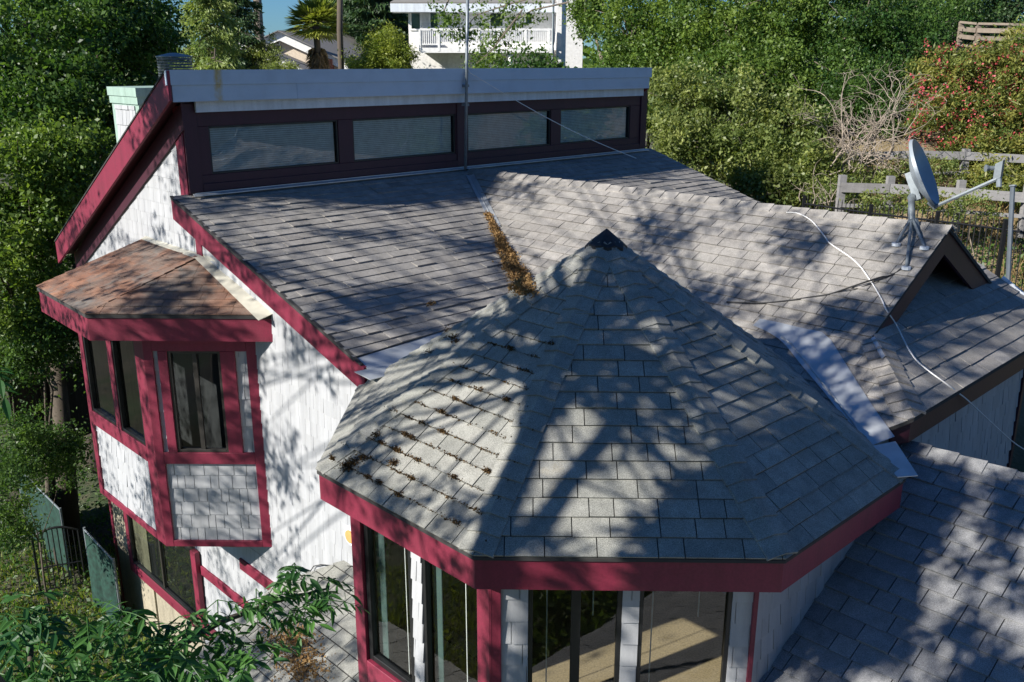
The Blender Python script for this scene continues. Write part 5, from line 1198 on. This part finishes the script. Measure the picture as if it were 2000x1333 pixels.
DRK = [(780, 1010, 90, 16), (1290, 1130, 90, 14), (990, 1125, 40, 12), (1190, 530, 70, 60), (1090, 610, 80, 45), (760, 375, 300, 18), (480, 520, 90, 25), (700, 590, 130, 20), (1300, 450, 50, 30), (1400, 600, 70, 50), (1570, 450, 60, 18), (700, 850, 40, 70), (700, 950, 50, 25), (1500, 1010, 55, 45), (1640, 930, 60, 40), (930, 640, 60, 30), (1560, 480, 50, 40), (1250, 560, 60, 40), (1450, 590, 60, 30), (930, 480, 40, 15), (1650, 620, 60, 20), (1740, 1000, 90, 90), (1650, 1180, 90, 110), (1980, 980, 40, 40), (1580, 1130, 60, 60), (1950, 1330, 60, 30), (880, 1120, 120, 15), (1300, 1120, 200, 14), (700, 460, 60, 14), (580, 660, 20, 50), (560, 900, 20, 60), (330, 560, 60, 20), (1200, 330, 80, 10), (1640, 840, 40, 60)]
inel = lambda x, y, L: max([1-(((x-e[0])/e[2])**2+((y-e[1])/e[3])**2) for e in L])
P_ = []; SZ = []; TGT = [bp(x, y, ZZ, -7.35) for x, y in ((1290, 1290), (1340, 1270), (1390, 1250), (1300, 1325), (1360, 1310), (1150, 1320), (1190, 1300))]
RS = np.random.default_rng(21); RR = random.Random(21); sp_ = RS.uniform(0, 1, (9000, 3))
for a_, b_, c_ in sp_:
    x, y = 60+1960*a_, 130+1230*b_
    p = onroof(x, y)
    if p is None: continue
    dep = float(np.dot(p-CAM, RM[2])); 
    l_, d_ = inel(x, y, LIT), inel(x, y, DRK)
    pr = .062*(dep/9)**2.0
    if ((x-1190)/300)**2+((y-850)/215)**2 < 1 and d_ < .15: pr *= .12          # a gap in the leaves where the bare limbs shade the tower
    elif d_ > 0: pr *= 4.0
    elif l_ > -.4: pr *= 0 if l_ > -.2 else .2
    if y > 880 and x > 1490+max(0, 1060-y)*1.6 and l_ < -.1: pr *= 3.0               # the porch roof lies mostly in shade
    if c_ < pr:
        d0 = RR.uniform(8, 15)
        while True:                                      # the crown stays left of and behind the viewpoint
            q_ = p+SUN*d0; c3 = RM@(q_-CAM)
            if c3[2] < 1 or F_*c3[0]/c3[2] < -1500: break
            d0 += 1.0
        if any(np.linalg.norm(np.cross(q_-t_, SUN)) < .30 for t_ in TGT): continue      # a sunny gap where the carpet is lit
        P_.append(q_); SZ.append(.012*dep+.02)
P_ = np.array(P_); k = len(P_)
per = 44; rs = RS.uniform(.55, 1.25, k)*np.array(SZ); Q = np.repeat(P_, per, 0)+RS.normal(size=(k*per, 3))*np.repeat(rs, per)[:, None]
print('shade clusters', k)
finish_leaf('crown', leafmesh(Q, .11, .1, .6, np.repeat(RNG.normal(.5, .2, k), per)), M['lf_oak'], st_)
m = MB(); fork = A1[-1]
for i in range(0, k, 9):                                 # limbs running out to the leaf clusters
    e = P_[i]; s0 = A1[3]+(A1[-1]-A1[3])*random.random(); mid = s0*.45+e*.55+RNG.normal(size=3)*.4+ZZ*.3
    m.tube([s0, mid, e], [.035, .022, .008], 5, cap=False)
for pts, r_ in (([(1100, 690), (1075, 640), (1085, 590)], .035), ([(1250, 760), (1320, 790), (1400, 780)], .022), ([(1105, 950), (1060, 930), (1010, 935)], .02), ([(1048, 760), (960, 720), (880, 735)], .035), ([(1175, 860), (1250, 880), (1330, 930)], .022), ([(985, 985), (900, 960), (840, 905)], .03)):
    q = seg_shadow(pts, 9.5); m.tube(q, [r_, r_*.7, r_*.3], 6)
m.build('limb', M['bark'], st_)

# ================================================================== LIGHT, SKY, CAMERA
world = bpy.data.worlds.new('World'); scene.world = world; world.use_nodes = True
nt = world.node_tree; bg = nt.nodes['Background']; sky = nt.nodes.new('ShaderNodeTexSky'); sky.sky_type = 'NISHITA'; sky.sun_disc = False
sky.sun_elevation = EL; sky.sun_rotation = math.atan2(SUN[0], SUN[1]); sky.altitude = 50; sky.air_density = 1.0; sky.dust_density = .15; sky.ozone_density = 3.0
nt.links.new(mix(nt, 1.0, sky.outputs[0], (.46, .80, 1.22), 'MULTIPLY'), bg.inputs['Color']); bg.inputs['Strength'].default_value = .05
sl = bpy.data.lights.new('sun', 'SUN'); sl.energy = 5.0; sl.angle = math.radians(.55); sl.color = (1.0, .95, .875)
so_ = bpy.data.objects.new('sun', sl); COL.objects.link(so_); so_.rotation_euler = Vector(SUN).to_track_quat('Z', 'Y').to_euler(); so_.location = Vector(SUN*40)+Vector((0, 0, 20))
cam = bpy.data.cameras.new('camera'); cam.sensor_width = 36; cam.lens = F_/2000*36; cam.clip_start = .05; cam.clip_end = 1000
co = bpy.data.objects.new('camera', cam); COL.objects.link(co); scene.camera = co
m = Matrix([[RM[0][i], -RM[1][i], -RM[2][i], float(CAM[i])] for i in range(3)]+[[0, 0, 0, 1]])
co.matrix_world = m
vs = scene.view_settings; vs.view_transform = 'Standard'; vs.look = 'None'; vs.exposure = 0.75; vs.gamma = 1.0; vs.use_curve_mapping = False
